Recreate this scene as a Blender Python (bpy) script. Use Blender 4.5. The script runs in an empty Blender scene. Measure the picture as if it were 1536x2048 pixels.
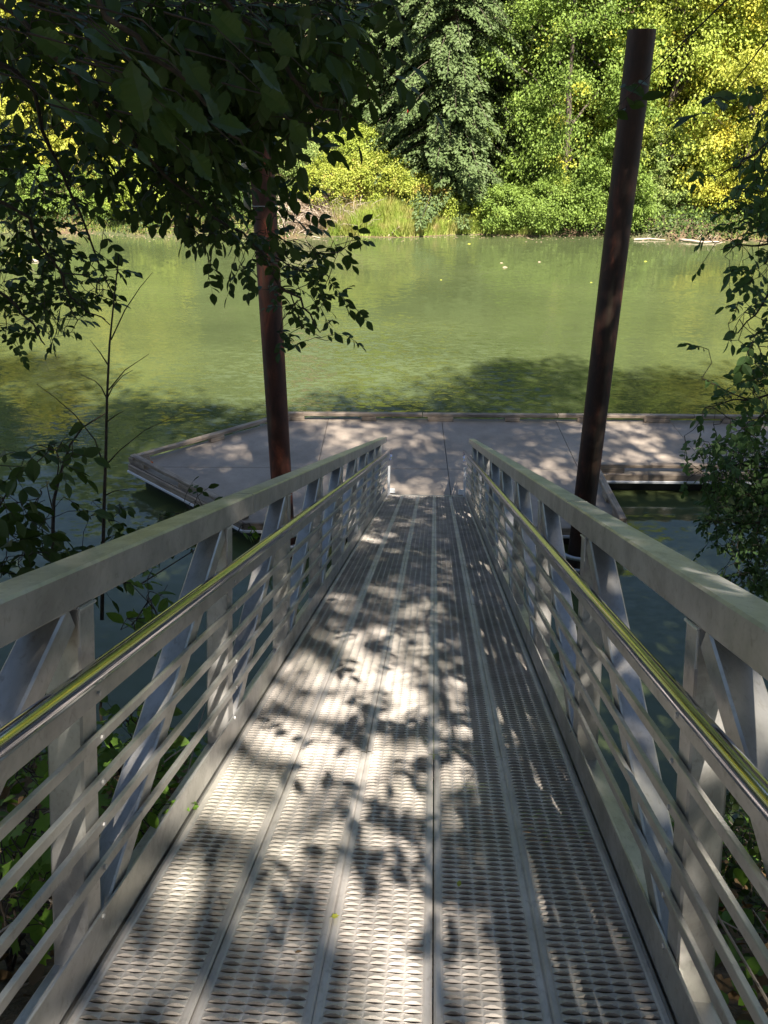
import bpy, math, random
import numpy as np
from mathutils import Matrix, Vector

# ------------------------------------------------------------------ camera, sky, sun
scene = bpy.context.scene
col = scene.collection
CAMZ = 7.35
PITCH, YAW, FPX = math.radians(26.7), math.radians(3.6), 1657.0
cd = bpy.data.cameras.new('camera')
cd.sensor_fit = 'VERTICAL'; cd.sensor_height = 36.0; cd.lens = FPX / 2048 * 36.0
cd.clip_start = 0.05; cd.clip_end = 1000
cam = bpy.data.objects.new('camera', cd); col.objects.link(cam)
cam.location = (0, 0, CAMZ); cam.rotation_euler = (math.pi / 2 - PITCH, 0, YAW)
scene.camera = cam

SUN_EL, SUN_PHI = math.radians(50), math.radians(18)      # sun behind the viewer, a little to the right
S = np.array([math.cos(SUN_EL) * math.sin(SUN_PHI), -math.cos(SUN_EL) * math.cos(SUN_PHI), math.sin(SUN_EL)])
w = bpy.data.worlds.new('World'); scene.world = w; w.use_nodes = True
nt = w.node_tree
sky = nt.nodes.new('ShaderNodeTexSky'); sky.sky_type = 'NISHITA'; sky.sun_disc = False
sky.sun_elevation = SUN_EL; sky.sun_rotation = math.atan2(S[0], S[1])
nt.nodes['Background'].inputs[1].default_value = 0.052
nt.links.new(sky.outputs[0], nt.nodes['Background'].inputs[0])
ld = bpy.data.lights.new('sun', 'SUN'); ld.energy = 5.0; ld.angle = math.radians(0.5); ld.color = (1.0, 0.91, 0.78)
sun = bpy.data.objects.new('sun', ld); col.objects.link(sun)
sun.rotation_euler = Vector(S).to_track_quat('Z', 'Y').to_euler(); sun.location = (5, -20, 40)
scene.view_settings.view_transform = 'Standard'; scene.view_settings.look = 'None'
scene.view_settings.exposure = 1.82; scene.view_settings.gamma = 1; scene.view_settings.use_curve_mapping = False
scene.cycles.max_bounces = 8; scene.cycles.transparent_max_bounces = 4

rng = np.random.default_rng(7)
random.seed(7)
Fv = np.array([-math.sin(YAW) * math.cos(PITCH), math.cos(YAW) * math.cos(PITCH), -math.sin(PITCH)])
Rv = np.array([math.cos(YAW), math.sin(YAW), 0]); Uv = np.cross(Rv, Fv); C0 = np.array([0, 0, CAMZ])
def at(x, y, d):
    """place found by measuring the photograph: point d metres deep along the view"""
    return C0 + d * (Fv + Rv * (x - 768) / FPX + Uv * (1024 - y) / FPX)
def at_y(x, y, Y):
    v = Fv + Rv * (x - 768) / FPX + Uv * (1024 - y) / FPX
    return C0 + v * (Y / v[1])
def at_z(x, y, z):
    v = Fv + Rv * (x - 768) / FPX + Uv * (1024 - y) / FPX
    return C0 + v * ((z - CAMZ) / v[2])

# ------------------------------------------------------------------ materials
def mat(name):
    m = bpy.data.materials.new(name); m.use_nodes = True
    return m, m.node_tree, m.node_tree.nodes['Principled BSDF']
def noise(nt, scale, detail=4, rough=0.55, vec=None, dist=0):
    n = nt.nodes.new('ShaderNodeTexNoise'); n.inputs['Scale'].default_value = scale
    n.inputs['Detail'].default_value = detail; n.inputs['Roughness'].default_value = rough
    n.inputs['Distortion'].default_value = dist
    if vec is not None: nt.links.new(vec, n.inputs['Vector'])
    return n.outputs['Fac']
def ramp(nt, fac, stops, const=False):
    r = nt.nodes.new('ShaderNodeValToRGB')
    if const: r.color_ramp.interpolation = 'CONSTANT'
    e = r.color_ramp.elements
    while len(e) < len(stops): e.new(0.5)
    for q, (p, c) in zip(e, stops):
        q.position = p; q.color = (*c, 1) if len(c) == 3 else c
    nt.links.new(fac, r.inputs[0]); return r.outputs[0]
def mixc(nt, fac, a, b, mode='MIX'):
    m = nt.nodes.new('ShaderNodeMix'); m.data_type = 'RGBA'; m.blend_type = mode
    for s, v in ((m.inputs[0], fac), (m.inputs[6], a), (m.inputs[7], b)):
        if hasattr(v, 'is_output'): nt.links.new(v, s)
        elif isinstance(v, (int, float)): s.default_value = v
        else: s.default_value = (*v, 1)
    return m.outputs[2]
def mth(nt, op, a, b=0.0, clamp=False):
    m = nt.nodes.new('ShaderNodeMath'); m.operation = op; m.use_clamp = clamp
    for s, v in ((m.inputs[0], a), (m.inputs[1], b)):
        if hasattr(v, 'is_output'): nt.links.new(v, s)
        else: s.default_value = v
    return m.outputs[0]
def coords(nt, kind='Object', scale=(1, 1, 1), rot=(0, 0, 0)):
    if kind == 'World':
        o = nt.nodes.new('ShaderNodeNewGeometry').outputs['Position']
    else:
        o = nt.nodes.new('ShaderNodeTexCoord').outputs[kind]
    mp = nt.nodes.new('ShaderNodeMapping'); mp.inputs['Scale'].default_value = scale; mp.inputs['Rotation'].default_value = rot
    nt.links.new(o, mp.inputs[0]); return mp.outputs[0]
def bump(nt, bs, h, strength, dist):
    b = nt.nodes.new('ShaderNodeBump'); b.inputs['Strength'].default_value = strength; b.inputs['Distance'].default_value = dist
    nt.links.new(h, b.inputs['Height']); nt.links.new(b.outputs[0], bs.inputs['Normal']); return b
L = lambda nt, a, b: nt.links.new(a, b)

def aluminium(name, base, metallic, rough, grime=0.5, streak=(1, 1, 1)):
    m, t, b = mat(name)
    v = coords(t, 'World', streak)
    n1 = noise(t, 6, 5, 0.6, v); n2 = noise(t, 34, 4, 0.65, v, 0.6); n3 = noise(t, 1.7, 3, 0.5, v)
    dark = tuple(c * 0.52 for c in base)
    c = mixc(t, mth(t, 'MULTIPLY', ramp(t, n1, [(0.42, (0, 0, 0)), (0.72, (1, 1, 1))]), grime), base, dark)
    c = mixc(t, mth(t, 'MULTIPLY', ramp(t, n2, [(0.56, (0, 0, 0)), (0.75, (1, 1, 1))]), grime * 0.6), c, (0.20, 0.17, 0.13))
    c = mixc(t, mth(t, 'MULTIPLY', ramp(t, n3, [(0.45, (0, 0, 0)), (0.7, (1, 1, 1))]), grime * 0.35), c, (0.30, 0.33, 0.22))
    oi = t.nodes.new('ShaderNodeObjectInfo'); n4 = noise(t, 0.8, 5, 0.7, coords(t, 'World', (3, .7, 3)), 1.2)
    c = mixc(t, mth(t, 'MULTIPLY', oi.outputs['Random'], 0.22), c, tuple(q_ * .62 for q_ in base))
    c = mixc(t, mth(t, 'MULTIPLY', ramp(t, n4, [(0.54, (0, 0, 0)), (0.60, (1, 1, 1))]), grime * .28), c, (0.22, 0.20, 0.17))
    L(t, c, b.inputs['Base Color']); b.inputs['Metallic'].default_value = metallic
    L(t, mth(t, 'ADD', mth(t, 'MULTIPLY', n2, 0.3), rough - 0.12), b.inputs['Roughness'])
    bump(t, b, n2, 0.12, 0.002)
    return m
M = {}
M['frame'] = aluminium('mill_aluminium', (0.53, 0.52, 0.505), 0.70, 0.40, 0.85, (2, 1, 1))
M['rail'] = aluminium('dull_aluminium', (0.47, 0.46, 0.44), 0.66, 0.42, 0.7)
M['plank'] = aluminium('worn_aluminium', (0.64, 0.595, 0.555), 0.36, 0.46, 0.8, (1, 0.5, 1))
M['weld'] = aluminium('weld_bead', (0.60, 0.60, 0.59), 0.6, 0.42, 0.25)
M['white_alu'] = aluminium('pale_aluminium', (0.75, 0.77, 0.80), 0.2, 0.5, 0.2)
m, t, b = mat('polished_steel'); b.inputs['Metallic'].default_value = 1; b.inputs['Base Color'].default_value = (0.54, 0.53, 0.62, 1)
L(t, mth(t, 'ADD', mth(t, 'MULTIPLY', noise(t, 25, 4, 0.6, coords(t, 'World')), 0.10), 0.04), b.inputs['Roughness']); M['steel'] = m

m, t, b = mat('rusty_steel'); v = coords(t, 'World', (1, 1, 0.35))
n1 = noise(t, 3.2, 6, 0.62, v, 0.4); n2 = noise(t, 26, 4, 0.6, v); n3 = noise(t, 1.4, 4, 0.6, coords(t, 'World', (2.5, 2.5, 0.25)))
c = ramp(t, n1, [(0.34, (0.014, 0.008, 0.007)), (0.54, (0.040, 0.016, 0.011)), (0.66, (0.15, 0.046, 0.025)), (0.8, (0.24, 0.09, 0.05))])
c = mixc(t, ramp(t, n2, [(0.5, (0, 0, 0)), (0.75, (0.6, 0.6, 0.6))]), c, (0.07, 0.03, 0.02))
c = mixc(t, ramp(t, n3, [(0.55, (0, 0, 0)), (0.66, (0.5, 0.5, 0.5))]), c, (0.10, 0.09, 0.06))
L(t, c, b.inputs['Base Color']); b.inputs['Roughness'].default_value = 0.62; bump(t, b, n2, 0.35, 0.004); M['rust'] = m

m, t, b = mat('float_concrete'); v = coords(t, 'World')
n1 = noise(t, 1.3, 6, 0.6, v); n2 = noise(t, 18, 5, 0.6, v); n3 = noise(t, 110, 2, 0.5, v)
c = ramp(t, n1, [(0.3, (0.24, 0.20, 0.165)), (0.55, (0.345, 0.29, 0.24)), (0.75, (0.42, 0.355, 0.295))])
c = mixc(t, ramp(t, n2, [(0.55, (0, 0, 0)), (0.72, (0.55, 0.55, 0.55))]), c, (0.22, 0.17, 0.14))
c = mixc(t, mth(t, 'MULTIPLY', n3, 0.25), c, (0.25, 0.22, 0.19))
L(t, c, b.inputs['Base Color']); b.inputs['Roughness'].default_value = 0.85; bump(t, b, n3, 0.3, 0.003); M['deck'] = m

m, t, b = mat('weathered_timber'); v = coords(t, 'Object', (1, 12, 12)); n1 = noise(t, 2.2, 6, 0.65, v, 0.5)
n2 = noise(t, 1.0, 4, 0.6, coords(t, 'World'))
c = ramp(t, n1, [(0.3, (0.17, 0.13, 0.10)), (0.5, (0.33, 0.265, 0.205)), (0.7, (0.48, 0.40, 0.31))])
c = mixc(t, ramp(t, n2, [(0.45, (0, 0, 0)), (0.6, (0.6, 0.6, 0.6))]), c, (0.12, 0.10, 0.085))
L(t, c, b.inputs['Base Color']); b.inputs['Roughness'].default_value = 0.85; bump(t, b, n1, 0.5, 0.006); M['timber'] = m

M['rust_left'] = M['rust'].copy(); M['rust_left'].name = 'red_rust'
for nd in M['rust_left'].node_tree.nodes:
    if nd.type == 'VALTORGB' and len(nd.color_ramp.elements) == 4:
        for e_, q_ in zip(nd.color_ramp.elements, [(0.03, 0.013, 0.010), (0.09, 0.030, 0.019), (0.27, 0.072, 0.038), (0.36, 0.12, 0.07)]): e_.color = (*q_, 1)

def plain(name, c, rough=0.6, metallic=0.0, var=0.25, sc=8):
    m, t, b = mat(name)
    n = noise(t, sc, 5, 0.6, coords(t, 'World'))
    L(t, mixc(t, mth(t, 'MULTIPLY', n, var * 1.6), c, tuple(q * 0.45 for q in c)), b.inputs['Base Color'])
    b.inputs['Roughness'].default_value = rough; b.inputs['Metallic'].default_value = metallic
    bump(t, b, n, 0.15, 0.003); return m
M['rub'] = plain('white_plastic', (0.72, 0.74, 0.78), 0.4)
M['black'] = plain('black_plastic', (0.018, 0.018, 0.02), 0.5)
M['pvc'] = plain('cream_plastic', (0.62, 0.58, 0.50), 0.45, 0, 0.15)
M['galv'] = plain('galvanised_steel', (0.48, 0.52, 0.56), 0.45, 0.6)
M['orange'] = plain('orange_plastic', (0.85, 0.16, 0.03), 0.4)
M['blue'] = plain('blue_tarpaulin', (0.02, 0.25, 0.72), 0.5)
M['red'] = plain('red_plastic', (0.6, 0.03, 0.03), 0.5)
M['grey_conc'] = plain('grey_concrete', (0.33, 0.32, 0.30), 0.9)
M['deadwood'] = plain('bleached_wood', (0.50, 0.42, 0.34), 0.85, 0, 0.35, 14)
M['dirt'] = plain('pale_bank_soil', (0.36, 0.24, 0.17), 0.95, 0, 0.4, 3)

m, t, b = mat('bark'); v = coords(t, 'World', (1, 1, 0.25)); n1 = noise(t, 14, 6, 0.65, v, 0.5)
L(t, ramp(t, n1, [(0.35, (0.035, 0.027, 0.02)), (0.6, (0.13, 0.105, 0.08)), (0.8, (0.20, 0.17, 0.14))]), b.inputs['Base Color'])
b.inputs['Roughness'].default_value = 0.9; bump(t, b, n1, 0.6, 0.02); M['bark'] = m

m, t, b = mat('twig_bark'); L(t, ramp(t, noise(t, 20, 4, 0.6, coords(t, 'World')), [(0.35, (0.018, 0.014, 0.010)), (0.7, (0.055, 0.042, 0.030))]), b.inputs['Base Color']); b.inputs['Roughness'].default_value = 0.9; M['twig'] = m
m, t, b = mat('forest_ground'); v = coords(t, 'World'); n1 = noise(t, 0.35, 6, 0.6, v); n2 = noise(t, 9, 6, 0.7, v, 0.6); n3 = noise(t, 40, 3, 0.6, v)
c = ramp(t, n2, [(0.3, (0.035, 0.026, 0.016)), (0.5, (0.11, 0.075, 0.042)), (0.7, (0.22, 0.145, 0.085))])
c = mixc(t, ramp(t, n1, [(0.45, (0, 0, 0)), (0.6, (0.8, 0.8, 0.8))]), c, (0.045, 0.065, 0.02))
L(t, c, b.inputs['Base Color']); b.inputs['Roughness'].default_value = 0.95; bump(t, b, n3, 0.8, 0.03); M['ground'] = m

def leafmat(name, cols, patch=None, patch_scale=0.5, patch_at=0.58, transl=0.3, rough=0.55, patch_w=0.13):
    m, t, b = mat(name)
    g = t.nodes.new('ShaderNodeNewGeometry'); oi = t.nodes.new('ShaderNodeObjectInfo')
    r = mth(t, 'FRACT', mth(t, 'ADD', g.outputs['Random Per Island'], oi.outputs['Random']))
    cl = mth(t, 'MULTIPLY', mth(t, 'SUBTRACT', noise(t, 0.9, 3, 0.6, coords(t, 'World')), 0.28), 2.2, True)
    r = mth(t, 'ADD', mth(t, 'MULTIPLY', r, 0.32), mth(t, 'MULTIPLY', cl, 0.68))
    k = len(cols); c = ramp(t, r, [(i / max(1, k - 1), q) for i, q in enumerate(sorted(cols, key=sum))])
    if patch:
        n = noise(t, patch_scale, 3, 0.5, coords(t, 'World'))
        f = ramp(t, mth(t, 'ADD', n, mth(t, 'MULTIPLY', r, 0.05)), [(patch_at, (0, 0, 0)), (patch_at + patch_w, (1, 1, 1))])
        c = mixc(t, f, c, patch)
    v = noise(t, 60, 2, 0.5, coords(t, 'World'))
    c = mixc(t, mth(t, 'MULTIPLY', v, 0.35), c, (0.05, 0.06, 0.01))
    L(t, c, b.inputs['Base Color']); b.inputs['Roughness'].default_value = rough
    b.inputs['Specular IOR Level'].default_value = 0.25
    tr = t.nodes.new('ShaderNodeBsdfTranslucent'); L(t, mixc(t, 1.0, c, (1.0, 1.0, 0.55), 'MULTIPLY'), tr.inputs[0])
    mx = t.nodes.new('ShaderNodeMixShader'); mx.inputs[0].default_value = transl
    out = t.nodes['Material Output']; L(t, b.outputs[0], mx.inputs[1]); L(t, tr.outputs[0], mx.inputs[2]); L(t, mx.outputs[0], out.inputs[0])
    return m
M['l_ash'] = leafmat('ash_leaves', [(0.028, 0.060, 0.014), (0.042, 0.085, 0.018), (0.062, 0.112, 0.024), (0.035, 0.070, 0.018)], (0.20, 0.16, 0.04), 3, 0.76, transl=0.22)
M['l_side'] = leafmat('shaded_tree_leaves', [(0.06, 0.12, 0.04), (0.09, 0.17, 0.055), (0.12, 0.20, 0.07), (0.07, 0.14, 0.05)])
M['l_green'] = leafmat('mid_green_leaves', [(0.17, 0.26, 0.05), (0.24, 0.35, 0.07), (0.30, 0.40, 0.09), (0.15, 0.24, 0.05)], (0.62, 0.56, 0.06), 0.35, 0.64)
M['l_lime'] = leafmat('lime_leaves', [(0.30, 0.38, 0.06), (0.42, 0.50, 0.09), (0.50, 0.56, 0.12), (0.24, 0.32, 0.05)], (0.66, 0.60, 0.08), 0.3, 0.60)
M['l_yellow'] = leafmat('yellowing_leaves', [(0.38, 0.42, 0.07), (0.52, 0.54, 0.09), (0.60, 0.56, 0.11), (0.30, 0.36, 0.06)], (0.72, 0.62, 0.08), 0.35, 0.55)
M['l_pale'] = leafmat('pale_green_leaves', [(0.20, 0.29, 0.08), (0.30, 0.38, 0.12), (0.36, 0.42, 0.16), (0.16, 0.25, 0.06)], (0.50, 0.46, 0.10), 0.4, 0.62)
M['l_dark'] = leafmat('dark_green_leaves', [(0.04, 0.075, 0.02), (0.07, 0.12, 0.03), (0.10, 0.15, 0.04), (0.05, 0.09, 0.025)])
M['l_fir'] = leafmat('fir_needles', [(0.08, 0.125, 0.045), (0.125, 0.18, 0.07), (0.18, 0.24, 0.10), (0.065, 0.10, 0.035)], transl=0.12)
M['l_moss'] = leafmat('mossy_lichen', [(0.30, 0.30, 0.20), (0.38, 0.36, 0.25), (0.22, 0.24, 0.14)], transl=0.15)
M['l_shrub'] = leafmat('bank_shrub_leaves', [(0.32, 0.38, 0.06), (0.42, 0.46, 0.08), (0.50, 0.44, 0.11), (0.26, 0.34, 0.06)], (0.50, 0.32, 0.12), 0.9, 0.60)
M['l_ivy'] = leafmat('bank_ivy_leaves', [(0.08, 0.18, 0.02), (0.13, 0.26, 0.03), (0.18, 0.32, 0.05), (0.09, 0.17, 0.03)])
M['l_grass'] = leafmat('river_grass', [(0.26, 0.40, 0.06), (0.36, 0.48, 0.09), (0.46, 0.48, 0.14), (0.56, 0.46, 0.22)], (0.62, 0.48, 0.26), 0.8, 0.60)
M['l_dead'] = leafmat('dry_fallen_leaves', [(0.14, 0.085, 0.045), (0.22, 0.14, 0.075), (0.32, 0.22, 0.13), (0.10, 0.06, 0.035)], transl=0.1, rough=0.8)
M['l_bleach'] = leafmat('bleached_brush', [(0.36, 0.27, 0.20), (0.50, 0.38, 0.30), (0.28, 0.20, 0.14)], transl=0.05, rough=0.8)

# water: cloudy green river with wind ripples
m, t, b = mat('river_water')
v = coords(t, 'World', (1, 1, 1), (0, 0, math.radians(-18)))
v2 = coords(t, 'World', (1.0, 2.2, 1), (0, 0, math.radians(-24)))
def slopes(scale, vec, amp, det=2):
    n = t.nodes.new('ShaderNodeTexNoise'); n.inputs['Scale'].default_value = scale; n.inputs['Detail'].default_value = det; n.inputs['Distortion'].default_value = .4
    L(t, vec, n.inputs['Vector']); q = t.nodes.new('ShaderNodeVectorMath'); q.operation = 'SUBTRACT'; L(t, n.outputs['Color'], q.inputs[0]); q.inputs[1].default_value = (.5, .5, .5)
    r = t.nodes.new('ShaderNodeVectorMath'); r.operation = 'MULTIPLY'; L(t, q.outputs[0], r.inputs[0]); r.inputs[1].default_value = (amp * .7, amp, 0); return r.outputs[0]
def vadd(a_, b_):
    q = t.nodes.new('ShaderNodeVectorMath'); q.operation = 'ADD'; L(t, a_, q.inputs[0])
    if hasattr(b_, 'is_output'): L(t, b_, q.inputs[1])
    else: q.inputs[1].default_value = b_
    return q.outputs[0]
gust = ramp(t, noise(t, 0.10, 3, 0.5, v), [(0.38, (0.4, 0.4, 0.4)), (0.62, (1, 1, 1))])
sl = vadd(slopes(2.6, v2, .21), vadd(slopes(7.0, v2, .15), slopes(0.8, v, .05)))
q = t.nodes.new('ShaderNodeVectorMath'); q.operation = 'SCALE'; L(t, sl, q.inputs[0]); 
dv = t.nodes.new('ShaderNodeVectorMath'); dv.operation = 'DISTANCE'; L(t, coords(t, 'World', (1, .8, 1)), dv.inputs[0]); dv.inputs[1].default_value = (-1.8, 19.0, 0)
puff = mth(t, 'MULTIPLY', mth(t, 'SUBTRACT', 1.0, mth(t, 'DIVIDE', dv.outputs['Value'], 6.5), True), 9.0)
L(t, mth(t, 'ADD', gust, puff), q.inputs['Scale'])
nn = t.nodes.new('ShaderNodeVectorMath'); nn.operation = 'NORMALIZE'; L(t, vadd(q.outputs[0], (0, 0, 1)), nn.inputs[0]); L(t, nn.outputs[0], b.inputs['Normal'])
c = ramp(t, noise(t, 0.10, 4, 0.55, coords(t, 'World', (1, 1.6, 1))), [(0.3, (0.054, 0.071, 0.030)), (0.55, (0.069, 0.089, 0.037)), (0.75, (0.086, 0.108, 0.044))])
L(t, c, b.inputs['Base Color']); b.inputs['Roughness'].default_value = 0.04; b.inputs['IOR'].default_value = 1.45
M['water'] = m

# ------------------------------------------------------------------ mesh helpers
class MB:
    def __init__(s): s.v = []; s.f = []; s.n = 0; s.smooth = False
    def add(s, v, f):
        v = np.asarray(v, float); s.v.append(v); s.f += [tuple(i + s.n for i in q) for q in f]; s.n += len(v); return s
    def mesh(s, name, m, smooth=None):
        me = bpy.data.meshes.new(name); me.from_pydata(np.concatenate(s.v).tolist(), [], s.f); me.materials.append(m)
        if s.smooth if smooth is None else smooth: me.polygons.foreach_set('use_smooth', [True] * len(me.polygons))
        me.update(); return me
    def beam(s, p0, p1, wd, ht, up=(0, 0, 1), ch=0.004):
        """chamfered rectangular bar from p0 to p1; ht along up, wd across"""
        p0 = np.array(p0, float); p1 = np.array(p1, float); d = p1 - p0; ln = np.linalg.norm(d); d = d / ln
        up = np.array(up, float); up = up - d * (up @ d); up /= np.linalg.norm(up); sd = np.cross(d, up)
        a, b_ = wd / 2, ht / 2; c = min(ch, a * .4, b_ * .4)
        prof = [(a, b_ - c), (a - c, b_), (-a + c, b_), (-a, b_ - c), (-a, -b_ + c), (-a + c, -b_), (a - c, -b_), (a, -b_ + c)]
        vs = [p + sd * x + up * y for p in (p0, p1) for x, y in prof]
        fs = [(i, (i + 1) % 8, 8 + (i + 1) % 8, 8 + i) for i in range(8)] + [tuple(range(7, -1, -1)), tuple(range(8, 16))]
        return s.add(vs, fs)
    def tube(s, pts, rad, n=8, cap=True):
        pts = np.array(pts, float); k = len(pts)
        rad = np.full(k, rad) if np.isscalar(rad) else np.array(rad)
        tg = np.gradient(pts, axis=0); tg /= np.linalg.norm(tg, axis=1)[:, None] + 1e-9
        u = np.cross(tg[0], (0.31, 0.17, 0.93)); u /= np.linalg.norm(u); vs = []
        for i in range(k):
            u = u - tg[i] * (u @ tg[i]); u /= np.linalg.norm(u) + 1e-9; w_ = np.cross(tg[i], u)
            a = np.arange(n) * 2 * np.pi / n
            vs.append(pts[i] + rad[i] * (np.cos(a)[:, None] * u + np.sin(a)[:, None] * w_))
        fs = [(i * n + j, i * n + (j + 1) % n, (i + 1) * n + (j + 1) % n, (i + 1) * n + j) for i in range(k - 1) for j in range(n)]
        if cap: fs += [tuple(range(n - 1, -1, -1)), tuple((k - 1) * n + j for j in range(n))]
        return s.add(np.concatenate(vs), fs)
    def prism(s, poly, z0, z1):
        n = len(poly); vs = [(x, y, z0) for x, y in poly] + [(x, y, z1) for x, y in poly]
        return s.add(vs, [(i, (i + 1) % n, n + (i + 1) % n, n + i) for i in range(n)] + [tuple(range(n - 1, -1, -1)), tuple(range(n, 2 * n))])
def smooth_auto(me):
    me.polygons.foreach_set('use_smooth', [True] * len(me.polygons)); me.update()
def obj(name, me, parent=None, **props):
    o = bpy.data.objects.new(name, me); col.objects.link(o); o.parent = parent
    for k, v in props.items(): o[k] = v
    return o
def thing(name, label, cat, loc=(0, 0, 0), rot=(0, 0, 0), group=None):
    o = bpy.data.objects.new(name, None); col.objects.link(o); o.location = loc; o.rotation_euler = rot
    o.empty_display_size = 0.3; o['label'] = label; o['category'] = cat
    if group: o['group'] = group
    return o
def local(o, P):
    """world points to the local frame of a thing that is only moved"""
    return np.asarray(P) - np.array(o.location)

# leaf blades: template in (length, width, normal) space
def blade(kind):
    if kind == 'far':
        v = [(0, 0, 0), (0.45, -0.32, 0.05), (1, 0, -0.03), (0.5, 0.32, 0.05)]; f = [(0, 1, 2, 3)]
    elif kind == 'needle':
        v = [(0, -0.05, 0), (1, -0.02, -0.1), (1, 0.06, -0.1), (0, 0.1, 0.02)]; f = [(0, 1, 2, 3)]
    elif kind == 'grass':
        v = [(0, -0.02, 0), (0, 0.02, 0), (0.55, 0.017, 0.03), (0.55, -0.017, 0.03), (1, 0, 0.22)]; f = [(0, 1, 2, 3), (3, 2, 4)]
    elif kind == 'leaf':
        v = [(0, 0, 0), (0.14, -0.16, .03), (0.38, -0.29, .06), (0.66, -0.24, .05), (0.86, -0.11, .01), (1, 0, -.06),
             (0.86, 0.11, .01), (0.66, 0.24, .05), (0.38, 0.29, .06), (0.14, 0.16, .03), (0.38, 0, 0), (0.7, 0, -.01)]
        f = [(0, 1, 2, 10), (10, 2, 3, 11), (11, 3, 4, 5), (0, 10, 8, 9), (10, 11, 7, 8), (11, 5, 6, 7)]
    elif kind == 'toothed':
        ed = [(.08, .10), (.17, .22), (.24, .19), (.33, .31), (.41, .26), (.49, .33), (.57, .26), (.66, .29), (.72, .19), (.81, .19), (.88, .10)]
        v = [(0, 0, 0)] + [(x, -y, .22 * y + .03 * math.sin(9 * x)) for x, y in ed] + [(1.04, .02, -.05)] + [(x - .02, y * .93, .22 * y - .03 * math.sin(9 * x)) for x, y in ed[::-1]] + [(x, 0, .02 * math.sin(7 * x)) for x, y in ed]
        n = len(ed); lo = list(range(1, n + 1)); tip = n + 1; hi = [2 * n + 1 - i for i in range(n)]; md = [2 * n + 2 + i for i in range(n)]
        f = [(0, lo[0], md[0]), (0, md[0], hi[0])] + [(lo[i], lo[i + 1], md[i + 1], md[i]) for i in range(n - 1)] + [(md[i], md[i + 1], hi[i + 1], hi[i]) for i in range(n - 1)] + [(lo[-1], tip, md[-1]), (md[-1], tip, hi[-1])]
    elif kind == 'lobed':
        an = [0, 12, 24, 40, 52, 66, 85, 105, 125, 150]; rr = [1.0, .72, .60, .86, .66, .52, .74, .50, .42, .30]
        pr = [(0.45 + .55 * r_ * math.cos(math.radians(a)) if a < 90 else .45 + .55 * r_ * math.cos(math.radians(a)), .62 * r_ * math.sin(math.radians(a))) for a, r_ in zip(an, rr)]
        v = [(0.30, 0, 0)] + [(x, -y, .10 * y) for x, y in pr] + [(0.0, 0, 0)] + [(x, y, .10 * y) for x, y in pr[::-1]][:-1]
        n = len(v) - 1; f = [(0, i, i % n + 1) for i in range(1, n + 1)]
    return np.array(v, float), f
def frames(D, Nn):
    D = D / (np.linalg.norm(D, axis=1)[:, None] + 1e-9)
    Nn = Nn - D * np.sum(D * Nn, 1)[:, None]; Nn = Nn / (np.linalg.norm(Nn, axis=1)[:, None] + 1e-9)
    return D, np.cross(Nn, D), Nn
def leaves_mesh(name, P, D, Nn, size, kind, mats, idx=None):
    tv, tf = blade(kind); n = len(P); k = len(tv); D, W, Nn = frames(D, Nn); size = np.broadcast_to(size, n)
    V = P[:, None] + size[:, None, None] * (tv[None, :, 0:1] * D[:, None] + tv[None, :, 1:2] * W[:, None] + tv[None, :, 2:3] * Nn[:, None])
    V = V.reshape(-1, 3)
    loops = np.concatenate([np.array(q) for q in tf]); cnt = np.array([len(q) for q in tf])
    LI = (loops[None] + (np.arange(n) * k)[:, None]).ravel(); tot = np.tile(cnt, n); st = np.concatenate([[0], np.cumsum(tot)[:-1]])
    me = bpy.data.meshes.new(name); me.vertices.add(len(V)); me.vertices.foreach_set('co', V.astype(np.float32).ravel())
    me.loops.add(len(LI)); me.loops.foreach_set('vertex_index', LI.astype(np.int32))
    me.polygons.add(len(tot)); me.polygons.foreach_set('loop_start', st.astype(np.int32))
    for q in (mats if isinstance(mats, (list, tuple)) else [mats]): me.materials.append(q)
    if idx is not None: me.polygons.foreach_set('material_index', np.repeat(idx, len(tf)).astype(np.int32))
    me.update(calc_edges=True); return me
def unit(n, rg=None):
    v = (rg or rng).normal(size=(n, 3)); return v / np.linalg.norm(v, axis=1)[:, None]

# ------------------------------------------------------------------ ground, water
px = np.array([-160, -60, -12, -1.2, 0.4, 1.6, 3.2, 7.0, 9.0, 20, 42, 49.6, 50.3, 51.6, 56, 60, 66, 80, 110, 170, 320])
pz = np.array([12, 9, 6.4, 5.72, 5.55, 4.9, 3.7, 0.15, -1.2, -3, -2.0, -0.35, 0.05, 0.75, 2.0, 3.6, 6.2, 13, 24, 34, 42.])
def hash_noise(x, y):
    return (np.sin(x * 1.3 + 1.7 * np.sin(y * 0.9)) + np.sin(y * 1.7 + 2.1 * np.sin(x * 0.7 + 1)) + 0.5 * np.sin(x * 3.1 + y * 2.3)) / 2.5
def shift(x): return 0.9 * np.sin(x * 0.21 + 0.5) + 0.35 * np.sin(x * 0.83) + np.where(x < -14, (x + 14) * 0.12, 0)
def ground_z(x, y):
    x = np.asarray(x, float); y = np.asarray(y, float)
    z = np.interp(np.where(y > 25, y - shift(x), y + 0.35 * np.sin(x * 0.6) * (y > 2)), px, pz)
    z = z + 0.10 * hash_noise(x * 1.4, y * 1.4) * (y < 25) + 0.35 * hash_noise(x * 0.35, y * 0.35) * np.clip((y - 52) / 6, 0, 1)
    return np.where((np.abs(x) < 1.3) & (y < 1.5), np.minimum(z, 5.45), z)
gx = np.unique(np.concatenate([np.linspace(-320, -40, 29), np.linspace(-40, -6, 60), np.linspace(-6, 6, 61), np.linspace(6, 40, 60), np.linspace(40, 320, 29)]))
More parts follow.
